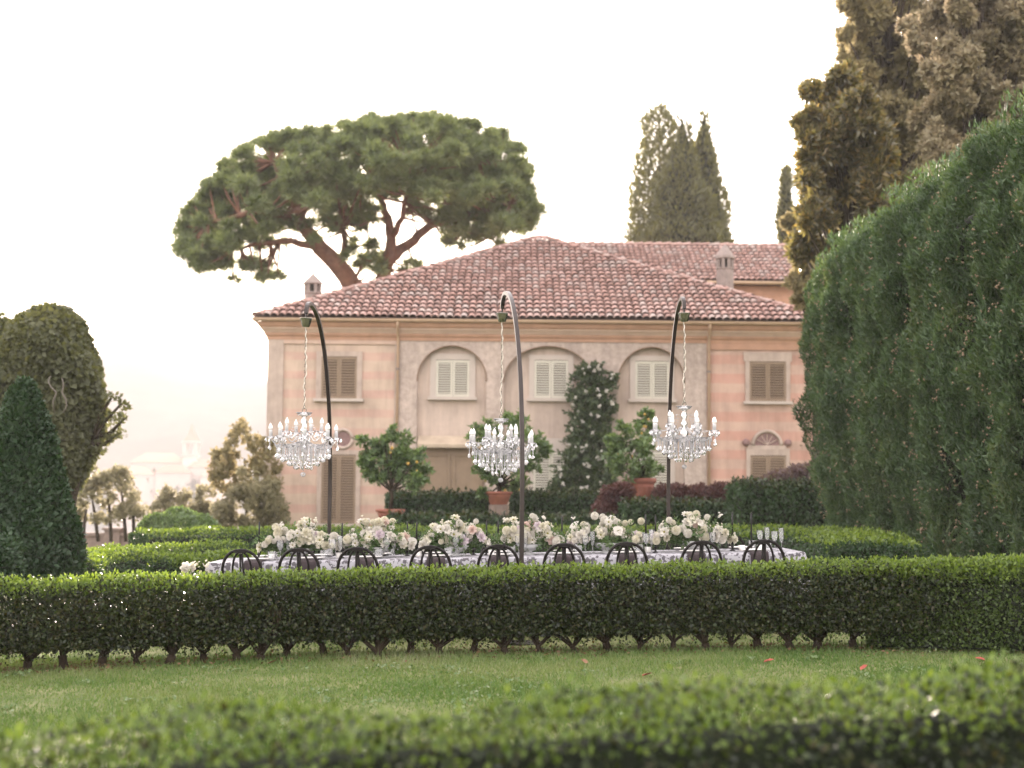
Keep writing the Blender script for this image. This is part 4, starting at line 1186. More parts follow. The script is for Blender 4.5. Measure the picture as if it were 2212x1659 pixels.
# burgundy shrubs
def flat_shrub(name, label, clumps, D, mat, per=2200, L=.10, W=.05):
    b = at(clumps[0][0], 1100, D); b = (b.x, D, gzf(b.x, D))
    return bush(name, label, 'shrub', [vclump(x, y, D, rx, 1, 40, rz) for x, y, rx, rz in clumps], M[mat], L, W, per, b, lo=.55, grow=(0, 0, .2), bias=.5)
flat_shrub('maple_shrub', 'feathery burgundy shrub left of the tall terracotta pot', [(1330, 1085, 38, 36), (1310, 1105, 30, 30), (1345, 1062, 24, 18)], 34.6, 'burg_leaf')
flat_shrub('maple_shrub', 'long dark red shrub between the tall pot and the dark hedge', [(1450, 1072, 40, 26), (1510, 1075, 46, 26), (1560, 1070, 36, 26)], 35.5, 'burg_leaf')
flat_shrub('purple_shrub', 'purple flowering shrub along the top of the tall dark hedge', [(1690, 1034, 34, 16), (1735, 1024, 34, 20), (1770, 1020, 30, 22), (1655, 1042, 22, 10)], 36, 'purple_leaf', 1100, .12, .05)

def tri_leaves(P, N, L, W, bias, grow, out):
    n = len(P); nn = nrm(N * bias + runit(n)); a = runit(n) * .8 + np.array(grow) + N * out
    a = nrm(a - (a * nn).sum(1, keepdims=True) * nn); b = np.cross(nn, a); s_ = .6 + .8 * rng.random((n, 1))
    V = np.empty((n, 3, 3)); V[:, 0] = P - b * W * .5 * s_; V[:, 1] = P + b * W * .5 * s_; V[:, 2] = P + a * L * s_
    return V.reshape(-1, 3), np.arange(3 * n).reshape(-1, 3)

# ------------------------------------------------------------------ cypress screen on the right
t = thing('cypress_screen', 'tall clipped cypress screen dotted with small brown cones', 'hedge', (8.5, 21, gzf(8.5, 21)))
base = np.array(t.location)
# outline of its plan (left face runs away from us)
plan = [(6.0, 29.0), (5.72, 27.2), (5.76, 25), (5.9, 22.5), (6.0, 20), (6.1, 17.5), (6.3, 15.2), (7.0, 14.6), (8.8, 14.4)]
PL, plen = resample(plan, 300)
Tn = np.gradient(PL, axis=0); Tn /= np.linalg.norm(Tn, axis=1, keepdims=True)
Sn = np.stack([Tn[:, 1], -Tn[:, 0]], 1) * -1.0
if (Sn[60] * np.array([-1, 0])).sum() < 0: Sn = -Sn
HT = 5.62
n = 300000
i = rng.integers(0, 300, n)
# more leaves where the face is seen
zt_ = rng.random(n) ** .9
HTv = HT + .032 * (27 - PL[i, 1])
shoulder = np.sqrt(np.clip(1 - np.clip((zt_ - .93) / .07, 0, 1) ** 2, 0, 1))
under = -.5 * np.clip(1 - zt_ / .55, 0, 1) ** 1.4
off = rng.random(n) ** 2 * -.35
px = PL[i, 0] + Sn[i, 0] * (off + under) ; py = PL[i, 1] + Sn[i, 1] * (off + under)
px += (1 - shoulder) * .5
z = gz(PL[i, 0], PL[i, 1]) + HTv * zt_
P = np.stack([px, py, z], 1)
N = nrm(np.concatenate([Sn[i], np.full((n, 1), .25)], 1))
# vertical drifts of foliage
drift = .24 * np.sin(PL[i, 1] * 4.2 + .8 * np.sin(z * .9 + PL[i, 1])) * (.5 + .5 * np.sin(z * 1.1 + 2.1 * PL[i, 1])) + lump(P, .17, 1.9) + lump(P, .09, 4.7)
P[:, :2] += Sn[i] * drift[:, None]
holes = lump(P * np.array([1, 1, .55]), 1, 3.1) + .6 * lump(P * np.array([1, 1, .6]), 1, 7.3)
keep = holes < .62 + .25 * rng.random(n)
P = P[keep]; N = N[keep]
parts = [tri_leaves(P, N, .085, .026, .6, (0, 0, 1.0), .7)]
m = 60000
j = rng.integers(0, 300, m); bk = rng.random(m) ** .7 * 2.6
P = np.stack([PL[j, 0] - Sn[j, 0] * bk, PL[j, 1] - Sn[j, 1] * bk, gz(PL[j, 0], PL[j, 1]) + HT + .032 * (27 - PL[j, 1]) + .05 + rng.random(m) * .25], 1)
P[:, 2] += lump(P, .16, 1.6) + .14 * np.sin(PL[j, 1] * 5) - .35 * np.clip(.3 - bk, 0, 1)
N = np.tile([-.3, -.2, 1.0], (m, 1))
parts.append(tri_leaves(P, nrm(N), .10, .028, .5, (0, 0, 1.2), .3))
leaf_obj('foliage', parts, M['cyp_leaf'], t, base)
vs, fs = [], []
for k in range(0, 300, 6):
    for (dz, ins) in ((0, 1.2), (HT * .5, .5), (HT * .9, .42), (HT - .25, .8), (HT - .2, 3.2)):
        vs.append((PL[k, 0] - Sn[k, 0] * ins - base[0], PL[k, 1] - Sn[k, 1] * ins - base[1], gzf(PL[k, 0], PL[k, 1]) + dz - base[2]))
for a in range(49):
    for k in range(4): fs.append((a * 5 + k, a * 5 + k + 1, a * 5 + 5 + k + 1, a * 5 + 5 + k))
MB().add(vs, fs).build('shade_core', M['core'], t)  # dark sheet seen through the leaf holes as painted shade
nc = 900
i = rng.integers(0, 290, nc); zt_ = rng.random(nc)
cpos = np.stack([PL[i, 0] + Sn[i, 0] * (.12 - .5 * np.clip(1 - zt_ / .55, 0, 1) ** 1.4), PL[i, 1] + Sn[i, 1] * .10, gz(PL[i, 0], PL[i, 1]) + HT * zt_ * .97], 1)
cpos[:, :2] += Sn[i] * (.24 * np.sin(PL[i, 1] * 4.2 + .8 * np.sin(cpos[:, 2] * .9 + PL[i, 1])) * (.5 + .5 * np.sin(cpos[:, 2] * 1.1 + 2.1 * PL[i, 1])) + lump(cpos, .17, 1.9))[:, None]
octv = np.array([(1, 0, 0), (-1, 0, 0), (0, 1, 0), (0, -1, 0), (0, 0, 1.1), (0, 0, -1.1)]); octf = np.array([(0, 2, 4), (2, 1, 4), (1, 3, 4), (3, 0, 4), (2, 0, 5), (1, 2, 5), (3, 1, 5), (0, 3, 5)])
Vs, Fs = [], []
for q, c in enumerate(cpos):
    for _ in range(2):
        Vs.append(octv * random.uniform(.010, .019) + c + rng.normal(size=3) * .018); Fs.append(octf + 6 * (len(Vs) - 1))
tag(link('cones', np_mesh('cones', np.concatenate(Vs) - base, np.concatenate(Fs), M['cyp_cone']), t), kind='stuff')

# trees behind the screen, upper right
def leafy_tree(label, D, clumps, mats, base_xv, per, L, W, lo=.45, name='broadleaf_tree', group='trees behind the cypress screen', grow=(0, 0, .2), spread=2.5, dens=None):
    b = at(base_xv, 1150, D); b = (b.x, D, gzf(b.x, D)); base = np.array(b)
    t = thing(name, label, 'tree', b, 0, group)
    top = at(base_xv, min(c[1] for c in clumps) + 60, D)
    MB().tube([b, (b[0] + .2, D, b[2] + 2.5), tuple(top)], [.32, .25, .06], 9).build('trunk', M['bark'], t, base, True)
    mb = MB(); byid = {}
    extra = []
    for cl in clumps:                                           # smaller boughs between and around the main ones
        for _ in range(4):
            an = random.uniform(0, 6.28); q = random.uniform(.4, 1.0) * cl[2]
            extra.append((cl[0] + q * math.cos(an), cl[1] + q * math.sin(an), cl[2] * random.uniform(.3, .55)) + tuple(cl[3:]))
    for cl in list(clumps) + extra:
        x, y, rv = cl[:3]; mi = cl[3] if len(cl) > 3 else 0
        c, r, k = vclump(x, y, D + random.uniform(-spread, spread) , rv, 1, rv * 1.0)
        zz = min(max(b[2] + 1.5, c[2] - 2.5), c[2])
        s0 = Vector((b[0] + .1, D, zz))
        mb.tube([tuple(s0), tuple((s0 + Vector(c)) / 2 + Vector((0, 0, .2))), c], [.07, .05, .015], 5)
        m = 7
        for _ in range(m):                                      # sub-clumps of twig sprays give an uneven, ragged outline
            u = runit(1)[0]; cc = np.array(c) + u * np.array(r) * random.uniform(.3, 1.0); r2 = np.array(r) * random.uniform(.28, .6)
            nn_ = int(per * (rv / 40) ** 2 / m)
            byid.setdefault(mi, []).append(sprays(cc, r2, max(5, nn_ // 16), 14, L * 1.12, W * 1.15, up=.25, tri=True))
        byid.setdefault(mi, []).append(sprays(c, np.array(r) * .8, max(3, int(per * (rv / 40) ** 2 * .25) // 14), 14, L * 1.12, W * 1.15, tri=True))
    mb.build('limb', M['bark'], t, base, True)
    for mi, parts in byid.items():
        leaf_obj('crown', parts, M[mats[mi]], t, base)
    return t
leafy_tree('dark large leaved magnolia against the sky right of the roof', 34, [(1790, 250, 52), (1765, 320, 50), (1830, 330, 62), (1780, 400, 56), (1850, 420, 66), (1820, 190, 42), (1750, 260, 26), (1745, 380, 26), (1800, 480, 60), (1760, 470, 40), (1745, 530, 34), (1850, 250, 60), (1880, 340, 60), (1750, 200, 16), (1900, 450, 60)], ['mag_leaf'], 1830, 2700, .165, .08, spread=2.2)
leafy_tree('tall oak with golden lit crown behind the magnolia', 38, [(1880, 30, 60, 0), (1930, 90, 66, 0), (1870, 110, 50, 0), (1850, 30, 34), (1840, 80, 26), (1910, 190, 64, 1), (1860, 170, 44, 1), (1960, 20, 60, 0), (1990, 160, 60, 1), (1940, 280, 66, 1), (1880, 260, 50, 1), (1980, 330, 56, 1), (1930, 400, 56, 1), (1860, -40, 50), (1950, -60, 70), (2010, 250, 40, 1), (1840, 130, 24), (2000, 60, 60, 1), (2010, 130, 50, 1), (1960, 210, 56, 1), (1900, 330, 50, 1), (1990, 400, 50, 1)], ['gold_lit_leaf', 'oak_leaf'], 1930, 2200, .13, .075, spread=1.5)
leafy_tree('grey brown holm oak filling the top right corner', 31, [(2060, 60, 70), (2130, 40, 80), (2200, 90, 80), (2060, 160, 70), (2140, 170, 80), (2040, 250, 64), (2110, 290, 70), (2200, 230, 70), (2030, 330, 56), (2080, 370, 56), (2010, 80, 50), (2080, -40, 80), (2190, -30, 80), (2180, 330, 60)], ['grey_leaf'], 2120, 2500, .105, .06, spread=1.3)
leafy_tree('low golden bushy tree at the end of the tiled rear roof', 40, [(1725, 480, 24), (1735, 520, 26), (1760, 560, 34), (1720, 545, 14), (1745, 600, 34), (1770, 650, 40)], ['gold_lit_leaf'], 1760, 1500, .16, .10, spread=.6)

# slender cypresses far behind the roof
def cypress(label, xc, D, prof, n, gap=0.0, lean=0):
    return profile_tree('cypress_tree', label, 'tree', xc, D, prof, M['oak_cyp'], .30, .10, n, .15, squash=1.0, lumpamp=.26, grow=(0, 0, 1.4), lo=.35 if gap else .7, base_z=0.2, core=not gap, group='cypresses behind the villa', bias=.5, lumpf=1.3)
M['oak_cyp'] = leafmat('oak_cyp', [(0.080, 0.082, 0.038), (0.13, 0.132, 0.064), (0.185, 0.18, 0.088)], 0.42, 0.55, nscale=0.6)
cypress('leftmost cypress of the trio behind the roof, with a thin blunt top', 1424, 70, [(232, 6), (250, 24), (300, 40), (360, 50), (430, 62), (500, 74), (560, 80), (760, 60), (1000, 40)], 17000, gap=1)
cypress('middle cypress of the trio behind the roof, dense and pointed', 1474, 68, [(256, 1), (290, 13), (330, 27), (400, 50), (470, 72), (540, 86), (760, 70), (1000, 40)], 22000)
cypress('rightmost cypress of the trio behind the roof, with a needle thin tip', 1522, 69, [(240, 1), (270, 6), (290, 14), (340, 27), (400, 38), (470, 52), (540, 68), (760, 56), (1000, 40)], 15000)
cypress('slender cypress behind the right end of the tiled rear roof', 1702, 72, [(362, 3), (380, 9), (430, 15), (530, 20), (700, 22), (1000, 18)], 8000)

# ------------------------------------------------------------------ umbrella pine
DP = 62.0
pb = at(800, 640, DP)
t = thing('umbrella_pine', 'large umbrella pine spreading above the left half of the roof', 'tree', (pb.x + .6, DP, 0.2))
base = np.array(t.location); sc_ = FV / DP
def W3(x, y, d=0): return at(x, y, DP + d)
limbs = [
    ([(815, 800, .2), (800, 700, 0), (770, 625, -.2), (735, 580, -.4), (690, 535, -.6), (655, 490, -.8), (640, 450, -1)], [.62, .58, .55, .50, .44, .36, .24]),
    ([(655, 490, -.8), (610, 462, -1.5), (560, 455, -2), (500, 470, -2.4), (450, 480, -2.5)], [.28, .22, .18, .13, .07]),
    ([(690, 535, -.6), (630, 520, -1.2), (560, 525, -1.6), (500, 540, -1.8)], [.24, .17, .12, .05]),
    ([(640, 450, -1), (610, 400, -1.4), (590, 350, -1.5)], [.22, .15, .06]),
    ([(650, 470, -.8), (680, 410, .4), (690, 350, 1)], [.20, .14, .06]),
    ([(735, 580, -.4), (745, 520, .5), (738, 470, 1), (742, 400, 1.2)], [.20, .16, .13, .06]),
    ([(815, 800, .2), (818, 680, .3), (826, 610, .4), (840, 560, .4), (845, 515, .3), (838, 470, .2), (822, 430, .2), (800, 380, 0)], [.5, .46, .42, .36, .28, .22, .16, .07]),
    ([(840, 560, .4), (880, 530, .8), (920, 495, 1.2), (970, 450, 1.6), (1010, 400, 2)], [.34, .28, .24, .17, .07]),
    ([(845, 515, .3), (870, 470, -.5), (880, 420, -1), (885, 360, -1)], [.20, .15, .12, .06]),
    ([(920, 495, 1.2), (970, 478, .5), (1040, 460, 0), (1100, 440, -.4)], [.18, .14, .10, .05]),
    ([(940, 480, 1.2), (1000, 500, .4), (1060, 510, 0)], [.10, .07, .04]),
    ([(970, 450, 1.6), (1030, 400, 1), (1080, 360, .4)], [.14, .10, .05]),
    ([(760, 610, -.3), (790, 560, 0), (800, 520, 0), (790, 480, 0)], [.10, .07, .06, .03]),
    ([(838, 470, .2), (790, 480, -.6), (740, 490, -1)], [.08, .06, .03]),
]
mb = MB(); nodes = []
for pts, rad in limbs:
    P3 = [W3(*p) for p in pts]
    PP, RR = [], []
    for a in range(len(P3) - 1):
        for f in (0, .33, .66):
            PP.append(P3[a].lerp(P3[a + 1], f) + Vector((random.uniform(-.06, .06), random.uniform(-.1, .1), random.uniform(-.06, .06))) * (1 if f else 0)); RR.append((rad[a] * (1 - f) + rad[a + 1] * f) * .78)
            if a > 0: nodes.append(PP[-1])
    PP.append(P3[-1]); RR.append(rad[-1] * .78); nodes.append(P3[-1])
    m1 = MB().tube([tuple(p) for p in PP], RR, 9)
    m1.build('limb' if len(mb.v) or pts[0][1] < 700 else 'trunk', M['pine_bark'], t, base, True)
topx = [388, 410, 430, 452, 500, 540, 600, 680, 740, 800, 880, 950, 1000, 1050, 1100, 1130, 1148, 1158]
topy = [480, 442, 425, 385, 338, 312, 285, 272, 268, 252, 246, 250, 262, 275, 290, 330, 360, 400]
botx = [388, 430, 500, 560, 620, 700, 760, 830, 900, 980, 1040, 1090, 1158]
boty = [550, 580, 570, 520, 470, 450, 440, 425, 425, 450, 480, 500, 490]
clumps = []
tries = 0
while len(clumps) < 360 and tries < 9000:
    tries += 1
    x = random.uniform(392, 1152)
    tp = np.interp(x, topx, topy); bt = np.interp(x, botx, boty)
    r = random.uniform(13, 29)
    y = random.uniform(tp + r * .75, max(tp + r * .8, bt - r * .4))
    dm = 6.2 * math.sqrt(max(0.02, 1 - ((x - 770) / 400) ** 2)) * (.45 + .55 * min(1, (y - tp) / 60))
    d = random.uniform(-1, 1) * dm
    if any((x - a) ** 2 + (y - b) ** 2 + ((d - e) * 50) ** 2 < (r * .85) ** 2 for a, b, e, q in clumps): continue
    clumps.append((x, y, d, r))
low = []
for (x0, x1, y0, y1, n) in ((400, 500, 530, 580, 12), (500, 610, 560, 605, 9), (520, 620, 500, 540, 8), (640, 720, 470, 520, 7), (700, 800, 440, 500, 16), (740, 820, 520, 575, 8), (560, 650, 470, 500, 8), (880, 960, 430, 470, 8), (960, 1100, 470, 535, 22), (1000, 1150, 430, 490, 20), (900, 1000, 440, 480, 10), (760, 830, 440, 480, 8), (1090, 1150, 440, 500, 6), (860, 900, 560, 590, 3), (790, 830, 540, 590, 4), (430, 470, 470, 560, 6)):
    for _ in range(int(n * 1.5)): low.append((random.uniform(x0, x1), random.uniform(y0, y1), random.uniform(-2.5, 2), random.uniform(7, 13)))
for k in range(46):                                             # tufts that break the outline
    x = random.uniform(395, 1155); low.append((x, np.interp(x, topx, topy) + random.uniform(2, 14), random.uniform(-2, 2), random.uniform(8, 14)))
parts = []; tw = MB()
nodes_np = np.array([tuple(nv) for nv in nodes])
for (x, y, d, r) in clumps + low:
    c = np.array(W3(x, y, d)); rr = r / sc_
    small = r < 17
    k = int(1.4 * r * r) + 30
    parts.append(sprays(c, (rr, rr, rr * .8), max(6, k // 16), 16, .32, .052, up=.55, flat=.8, long=(.6, 1.15), tri=True))
    nd = nodes_np[np.argmin(((nodes_np - c) ** 2).sum(1))]
    mid = (nd + c) / 2 + np.array([0, 0, -.12])
    tw.tube([tuple(nd), tuple(mid), tuple(c)], [.06, .045, .02], 5, cap=False)
tw.build('twigs', M['pine_bark'], t, base, True)['kind'] = 'stuff'
leaf_obj('crown', parts, M['pine_leaf'], t, base)

# ------------------------------------------------------------------ lawn
n = 180000
y = 4.3 + 8.6 * rng.random(n) ** .85
x = (rng.random(n) * 2 - 1) * (y * .36 + .3)
g0 = gz(x, y)
P = np.stack([x, y, g0 - .004], 1)
hgt = (.020 + .022 * rng.random(n)) * (1 + .5 * np.clip(lump(P, 1, 1.3), -.6, 1)) * (1 + .5 * sstep(11.9, 12.6, y))
ax = rng.normal(size=(n, 3)) * .5 + np.array([0, 0, 1]); ax = nrm(ax)
bx = nrm(np.cross(ax, runit(n)))
wdt = .0042 + .002 * rng.random(n)
V = np.empty((n, 3, 3))
V[:, 0] = P + bx * wdt[:, None]; V[:, 1] = P - bx * wdt[:, None]; V[:, 2] = P + ax * hgt[:, None] * 1.15
tag(link('grass', np_mesh('grass', V.reshape(-1, 3), np.arange(3 * n).reshape(-1, 3), M['grass'])), 'short green grass of the lawn between the two box hedges', 'grass', kind='stuff')
n = 40000
y = 12.9 + 9 * rng.random(n); x = (rng.random(n) * 2 - 1) * 6.5
P = np.stack([x, y, gz(x, y) - .004], 1); ax = nrm(rng.normal(size=(n, 3)) * .45 + np.array([0, 0, 1])); bx = nrm(np.cross(ax, runit(n)))
hh = (.025 + .03 * rng.random(n))[:, None]
V = np.empty((n, 3, 3)); V[:, 0] = P + bx * .007; V[:, 1] = P - bx * .007; V[:, 2] = P + ax * hh
tag(link('grass', np_mesh('grass', V.reshape(-1, 3), np.arange(3 * n).reshape(-1, 3), M['grass'])), 'grass growing under and behind the banquet table', 'grass', kind='stuff')
# litter under the long hedge and weeds in the turf
n = 2600
ii = rng.integers(0, 400, n); P = np.stack([C2[ii, 0] + rng.normal(size=n) * .05, C2[ii, 1] + rng.normal(size=n) * .22, np.zeros(n)], 1); P[:, 2] = gz(P[:, 0], P[:, 1]) + .012 + .015 * rng.random(n)
tag(leaf_obj('leaf_litter', leaves(P, np.tile([0, 0, 1.0], (n, 1)), .034, .02, 1.2, (0, 0, 0), 0), M['dry_litter']), 'dry brown leaf litter scattered along the foot of the long hedge', 'leaf litter', kind='stuff')
parts = []
for _ in range(110):
    yy = random.uniform(5.5, 12.0); xx = random.uniform(-.36, .36) * yy; m_ = random.randint(10, 40); sp = random.uniform(.03, .14)
    P = np.stack([xx + rng.normal(size=m_) * sp, yy + rng.normal(size=m_) * sp, np.zeros(m_)], 1); P[:, 2] = gz(P[:, 0], P[:, 1]) + .015 + .02 * rng.random(m_)
    parts.append(leaves(P, np.tile([0, 0, 1.0], (m_, 1)), .028, .022, 1.0, (0, 0, .3), 0))
tag(leaf_obj('lawn_weeds', parts, M['weed']), 'pale clover and weeds in patches across the lawn', 'weeds', kind='stuff')
# fallen leaves
fl = [(1663, 1436, 'red_leaf', 'largest red fallen leaf on the lawn on the right'), (1866, 1452, 'red_leaf', 'pale red fallen leaf on the lawn farther right'), (2115, 1432, 'red_leaf', 'red fallen leaf near the right end of the long hedge'), (1400, 1466, 'red_leaf', 'small red fallen leaf low on the lawn right of centre'), (265, 1432, 'dry_leaf', 'brown fallen leaf on the lawn on the left'), (1262, 1438, 'dry_leaf', 'brown fallen leaf on the lawn near the hedge centre'), (590, 1438, 'dry_leaf', 'brown fallen leaf on the lawn left of centre')]
for xv, yv, mt, lb in fl:
    d = CAMROT @ Vector(((xv - 1106) / FV, -(yv - 829.5) / FV, -1)); s = 1.0
    D = 10.0
    for _ in range(12):
        q = at(xv, yv, D); D *= (ZC - gzf(q.x, D)) / (ZC - q.z)
    q = at(xv, yv, D)
    mb = MB(); mb.add([(0, -.04, 0), (.03, -.01, .012), (.018, .03, .02), (0, .05, .012), (-.02, .028, .018), (-.03, -.008, .01), (0, 0, .002)], [(0, 1, 6), (1, 2, 6), (2, 3, 6), (3, 4, 6), (4, 5, 6), (5, 0, 6)])
    o = mb.build('fallen_leaf', M[mt], None, loc=(q.x, q.y, q.z + .028)); o.rotation_euler = (random.uniform(-.5, .5), random.uniform(-.4, .4), random.uniform(0, 6))
    tag(o, lb, 'leaf', 'fallen leaves on the lawn')

# ------------------------------------------------------------------ banquet table
TY0, TY1 = 14.32, 15.42
TXL, TXR = at(452, 1213, TY0).x, at(1741, 1188, TY0).x
def tz(x): return 0.027 * x + 0.752                       # cloth-covered top follows the sloping lawn
SL = math.atan(0.027)
tcx = (TXL + TXR) / 2
table = thing('banquet_table', 'long banquet table hidden under the lace cloth', 'table', (tcx, (TY0 + TY1) / 2, tz(tcx) - .752))
table.rotation_euler = (0, -SL, 0)
hl = (TXR - TXL) / 2
MB().box(-hl + .02, hl - .02, -.53, .53, .715, .738).build('table_top', M['wood_table'], table)
leg_me = MB().box(-.03, .03, -.03, .03, 0, .715).mesh('leg', M['wood_table'])
for sx in np.linspace(-hl + .3, hl - .3, 4):
    for sy in (-.42, .42): link('leg', leg_me, table, (float(sx), sy, 0))
# tablecloth: sheet plus hanging skirt with soft folds
cl = link('tablecloth', None); bpy.data.objects.remove(cl)
hd_ = .55; drop = .62
per = []
def corner_path(nx_, ny_):
    p = []
    for i in range(nx_): p.append((-hl + 2 * hl * i / nx_, -hd_, 0, -1))
    for i in range(ny_): p.append((hl, -hd_ + 2 * hd_ * i / ny_, 1, 0))
    for i in range(nx_): p.append((hl - 2 * hl * i / nx_, hd_, 0, 1))
    for i in range(ny_): p.append((-hl, hd_ - 2 * hd_ * i / ny_, -1, 0))
    return p
pp = corner_path(220, 44); n = len(pp)
levels = [(0, 0.004), (.010, 0), (.016, -.012), (.02, -.06), (.028, -.16), (.038, -.30), (.05, -.46), (.06, -drop)]
vs, fs = [], []
for li, (o, dz) in enumerate(levels):
    for k, (x, y, ox, oy) in enumerate(pp):
        ph = k * 2 * math.pi / n
        am = max(0, li - 2) / 5.0
        wv = am * (.016 * math.sin(ph * 41 + 1.1 * math.sin(ph * 7)) + .010 * math.sin(ph * 97 + 2 * math.sin(ph * 13)))
        cor = am * .05 * max(0, 1 - min(abs(abs(x) - hl), abs(abs(x) - hl) + abs(abs(y) - hd_)) / .12) if abs(abs(x) - hl) < .12 and abs(abs(y) - hd_) < .12 else 0
        vs.append((x + ox * (o + wv) + (cor if x > 0 else -cor), y + oy * (o + wv) + (cor * (1 if y > 0 else -1)) * .5, .752 + dz - .002))
for li in range(len(levels) - 1):
    for k in range(n):
        k2 = (k + 1) % n
        fs.append((li * n + k, (li + 1) * n + k, (li + 1) * n + k2, li * n + k2))
fs.append(tuple(range(n)))
cloth = MB().add(vs, fs).build('tablecloth', M['lace'], None, loc=tuple(table.location), smooth=True)
cloth.rotation_euler = (0, -SL, 0)
for pl in cloth.data.polygons:
    if len(pl.vertices) > 4: pl.use_smooth = False
tag(cloth, 'white tablecloth with grey lace pattern draped over the long table', 'tablecloth')

# ------------------------------------------------------------------ chairs
def make_chair():
    t = thing('bentwood_chair', 'x', 'chair')
    def arch(hwid, ztop, zsh, y0, y1, zb, xb, n=14, pw=2.3):
        pts = [(-xb, y0, zb), (-(xb + hwid) / 2, y0 - .01, (zb + zsh) / 2)] if zb < zsh - .1 else [(-xb, y0, zb)]
        for i in range(n + 1):
            a = math.pi * i / n
            cx = -math.copysign(abs(math.cos(a)) ** (2 / pw), math.cos(a)) * hwid; s = abs(math.sin(a)) ** (2 / pw)
            pts.append((cx, y0 + (y1 - y0) * s - .02 * 1, zsh + (ztop - zsh) * s))
        pts += [(-p[0], p[1], p[2]) for p in pts[:(2 if zb < zsh - .1 else 1)][::-1]]
        return pts
    MB().tube(arch(.195, .895, .66, -.19, -.235, 0.0, .19), .0145, 8).build('back_hoop', M['chair_black'], t, smooth=True)
    MB().tube(arch(.098, .878, .62, -.175, -.228, .45, .10), .0105, 8).build('inner_hoop', M['chair_black'], t, smooth=True)
    for s in (-1, 1):
        MB().tube([(s * .020, -.17, .45), (s * .014, -.215, .68), (s * .009, -.248, .865)], .0105, 6).build('spindle', M['chair_black'], t, smooth=True)
    MB().box(-.055, .055, -.270, -.238, .868, .900).build('top_clamp', M['chair_black'], t)
    MB().lathe([(.0, .438), (.19, .438), (.205, .45), (.205, .468), (.19, .478), (.0, .474)], 24).build('seat', M['chair_black'], t, smooth=True)
    for s in (-1, 1):
        MB().tube([(s * .15, .15, .44), (s * .165, .175, .2), (s * .175, .195, 0)], [.017, .015, .012], 8).build('leg', M['chair_black'], t, smooth=True)
    MB().tube([(.155 * math.cos(a), .155 * math.sin(a) * 1.0, .22) for a in np.linspace(0, 2 * math.pi, 20, endpoint=False)], .009, 6, closed=True).build('leg_ring', M['chair_black'], t, smooth=True)
    return t
ordn = ['first', 'second', 'third', 'fourth', 'fifth', 'sixth', 'seventh', 'eighth', 'ninth']
CHX = [532, 652, 780, 937, 1078, 1224, 1363, 1515, 1655]
chair0 = make_chair(); used = False
seats = []
for side in (0, 1):
    for i, xv in enumerate(CHX):
        yb = 13.92 if side == 0 else 15.90
        x = at(xv, 1200, yb if side == 0 else 14.0).x + (0 if side == 0 else random.uniform(-.05, .05))
        ch = chair0 if not used else copy_tree(chair0); used = True
        ys = yb + .24 if side == 0 else yb - .24
        ch.location = (x, ys, gzf(x, ys) - .012); ch.rotation_euler = (0, -SL * .6, (0 if side == 0 else math.pi) + random.uniform(-.16, .16))
        if i == 0: wh = 'leftmost'
        elif i == 8: wh = 'rightmost'
        else: wh = ordn[i] + ' from the left'
        ch['label'] = ('black bentwood chair, %s in the near row backing onto the hedge' if side == 0 else 'black bentwood chair, %s in the far row behind the flowers') % wh
        ch['group'] = 'bentwood chairs along the near side' if side == 0 else 'bentwood chairs along the far side'
        seats.append((x, side, i))

# ------------------------------------------------------------------ place settings
def napkin_mesh():
    mb = MB(); w_ = .088
    prof = [(.16, .006), (.02, .007), (-.012, .004), (-.030, -.012), (-.040, -.06), (-.050, -.18), (-.062, -.34)]
    vs, fs = [], []
    for k, (y, z) in enumerate(prof):
        for x in (-w_, -w_ * .33, w_ * .33, w_):
            vs.append((x, y + (.006 if abs(x) < w_ * .5 else 0) * (k > 3), z))
    vs += [(x, y - .006 if k > 2 else y, z + (.006 if k <= 2 else 0)) for k, (y, z) in enumerate(prof) for x in (-w_, -w_ * .33, w_ * .33, w_)]
    m = len(prof) * 4
    for k in range(len(prof) - 1):
        for j in range(3):
            a = k * 4 + j
            fs.append((a, a + 1, a + 5, a + 4)); fs.append((m + a, m + a + 4, m + a + 5, m + a + 1))
        fs.append((k * 4, k * 4 + 4, m + k * 4 + 4, m + k * 4)); fs.append((k * 4 + 3, m + k * 4 + 3, m + k * 4 + 7, k * 4 + 7))
    a = (len(prof) - 1) * 4
    for j in range(3): fs.append((a + j, a + j + 1, m + a + j + 1, m + a + j))
    return mb.add(vs, fs).mesh('napkin', M['napkin'], smooth=True)
nap_me = napkin_mesh()
plate_me = MB().lathe([(.0, .0), (.085, .0), (.09, .004), (.13, .014), (.135, .018), (.128, .020), (.088, .010), (.0, .008)], 28).mesh('plate', M['porcelain'], smooth=True)
gob_me = MB().lathe([(.033, 0), (.032, .004), (.006, .009), (.0045, .02), (.0045, .085), (.010, .095), (.026, .115), (.034, .145), (.036, .195), (.0345, .195), (.032, .146), (.024, .118), (.006, .100)], 18, close=False).mesh('goblet', M['glass'], smooth=True)
flu_me = MB().lathe([(.030, 0), (.029, .004), (.006, .009), (.0045, .02), (.0045, .07), (.010, .08), (.020, .11), (.026, .17), (.028, .225), (.0265, .225), (.024, .17), (.018, .112), (.005, .086)], 18, close=False).mesh('wine_flute', M['glass'], smooth=True)
tum_me = MB().lathe([(.0, .004), (.030, .003), (.033, .0), (.036, .006), (.041, .090), (.0390, .090), (.033, .012), (.0, .010)], 14, close=False).mesh('tumbler', M['glass'], smooth=False)
vot_me = MB().lathe([(.0, .0), (.026, .0), (.030, .008), (.034, .058), (.031, .058), (.026, .012), (.0, .008)], 12, close=False).mesh('votive_cup', M['porcelain'], smooth=True)
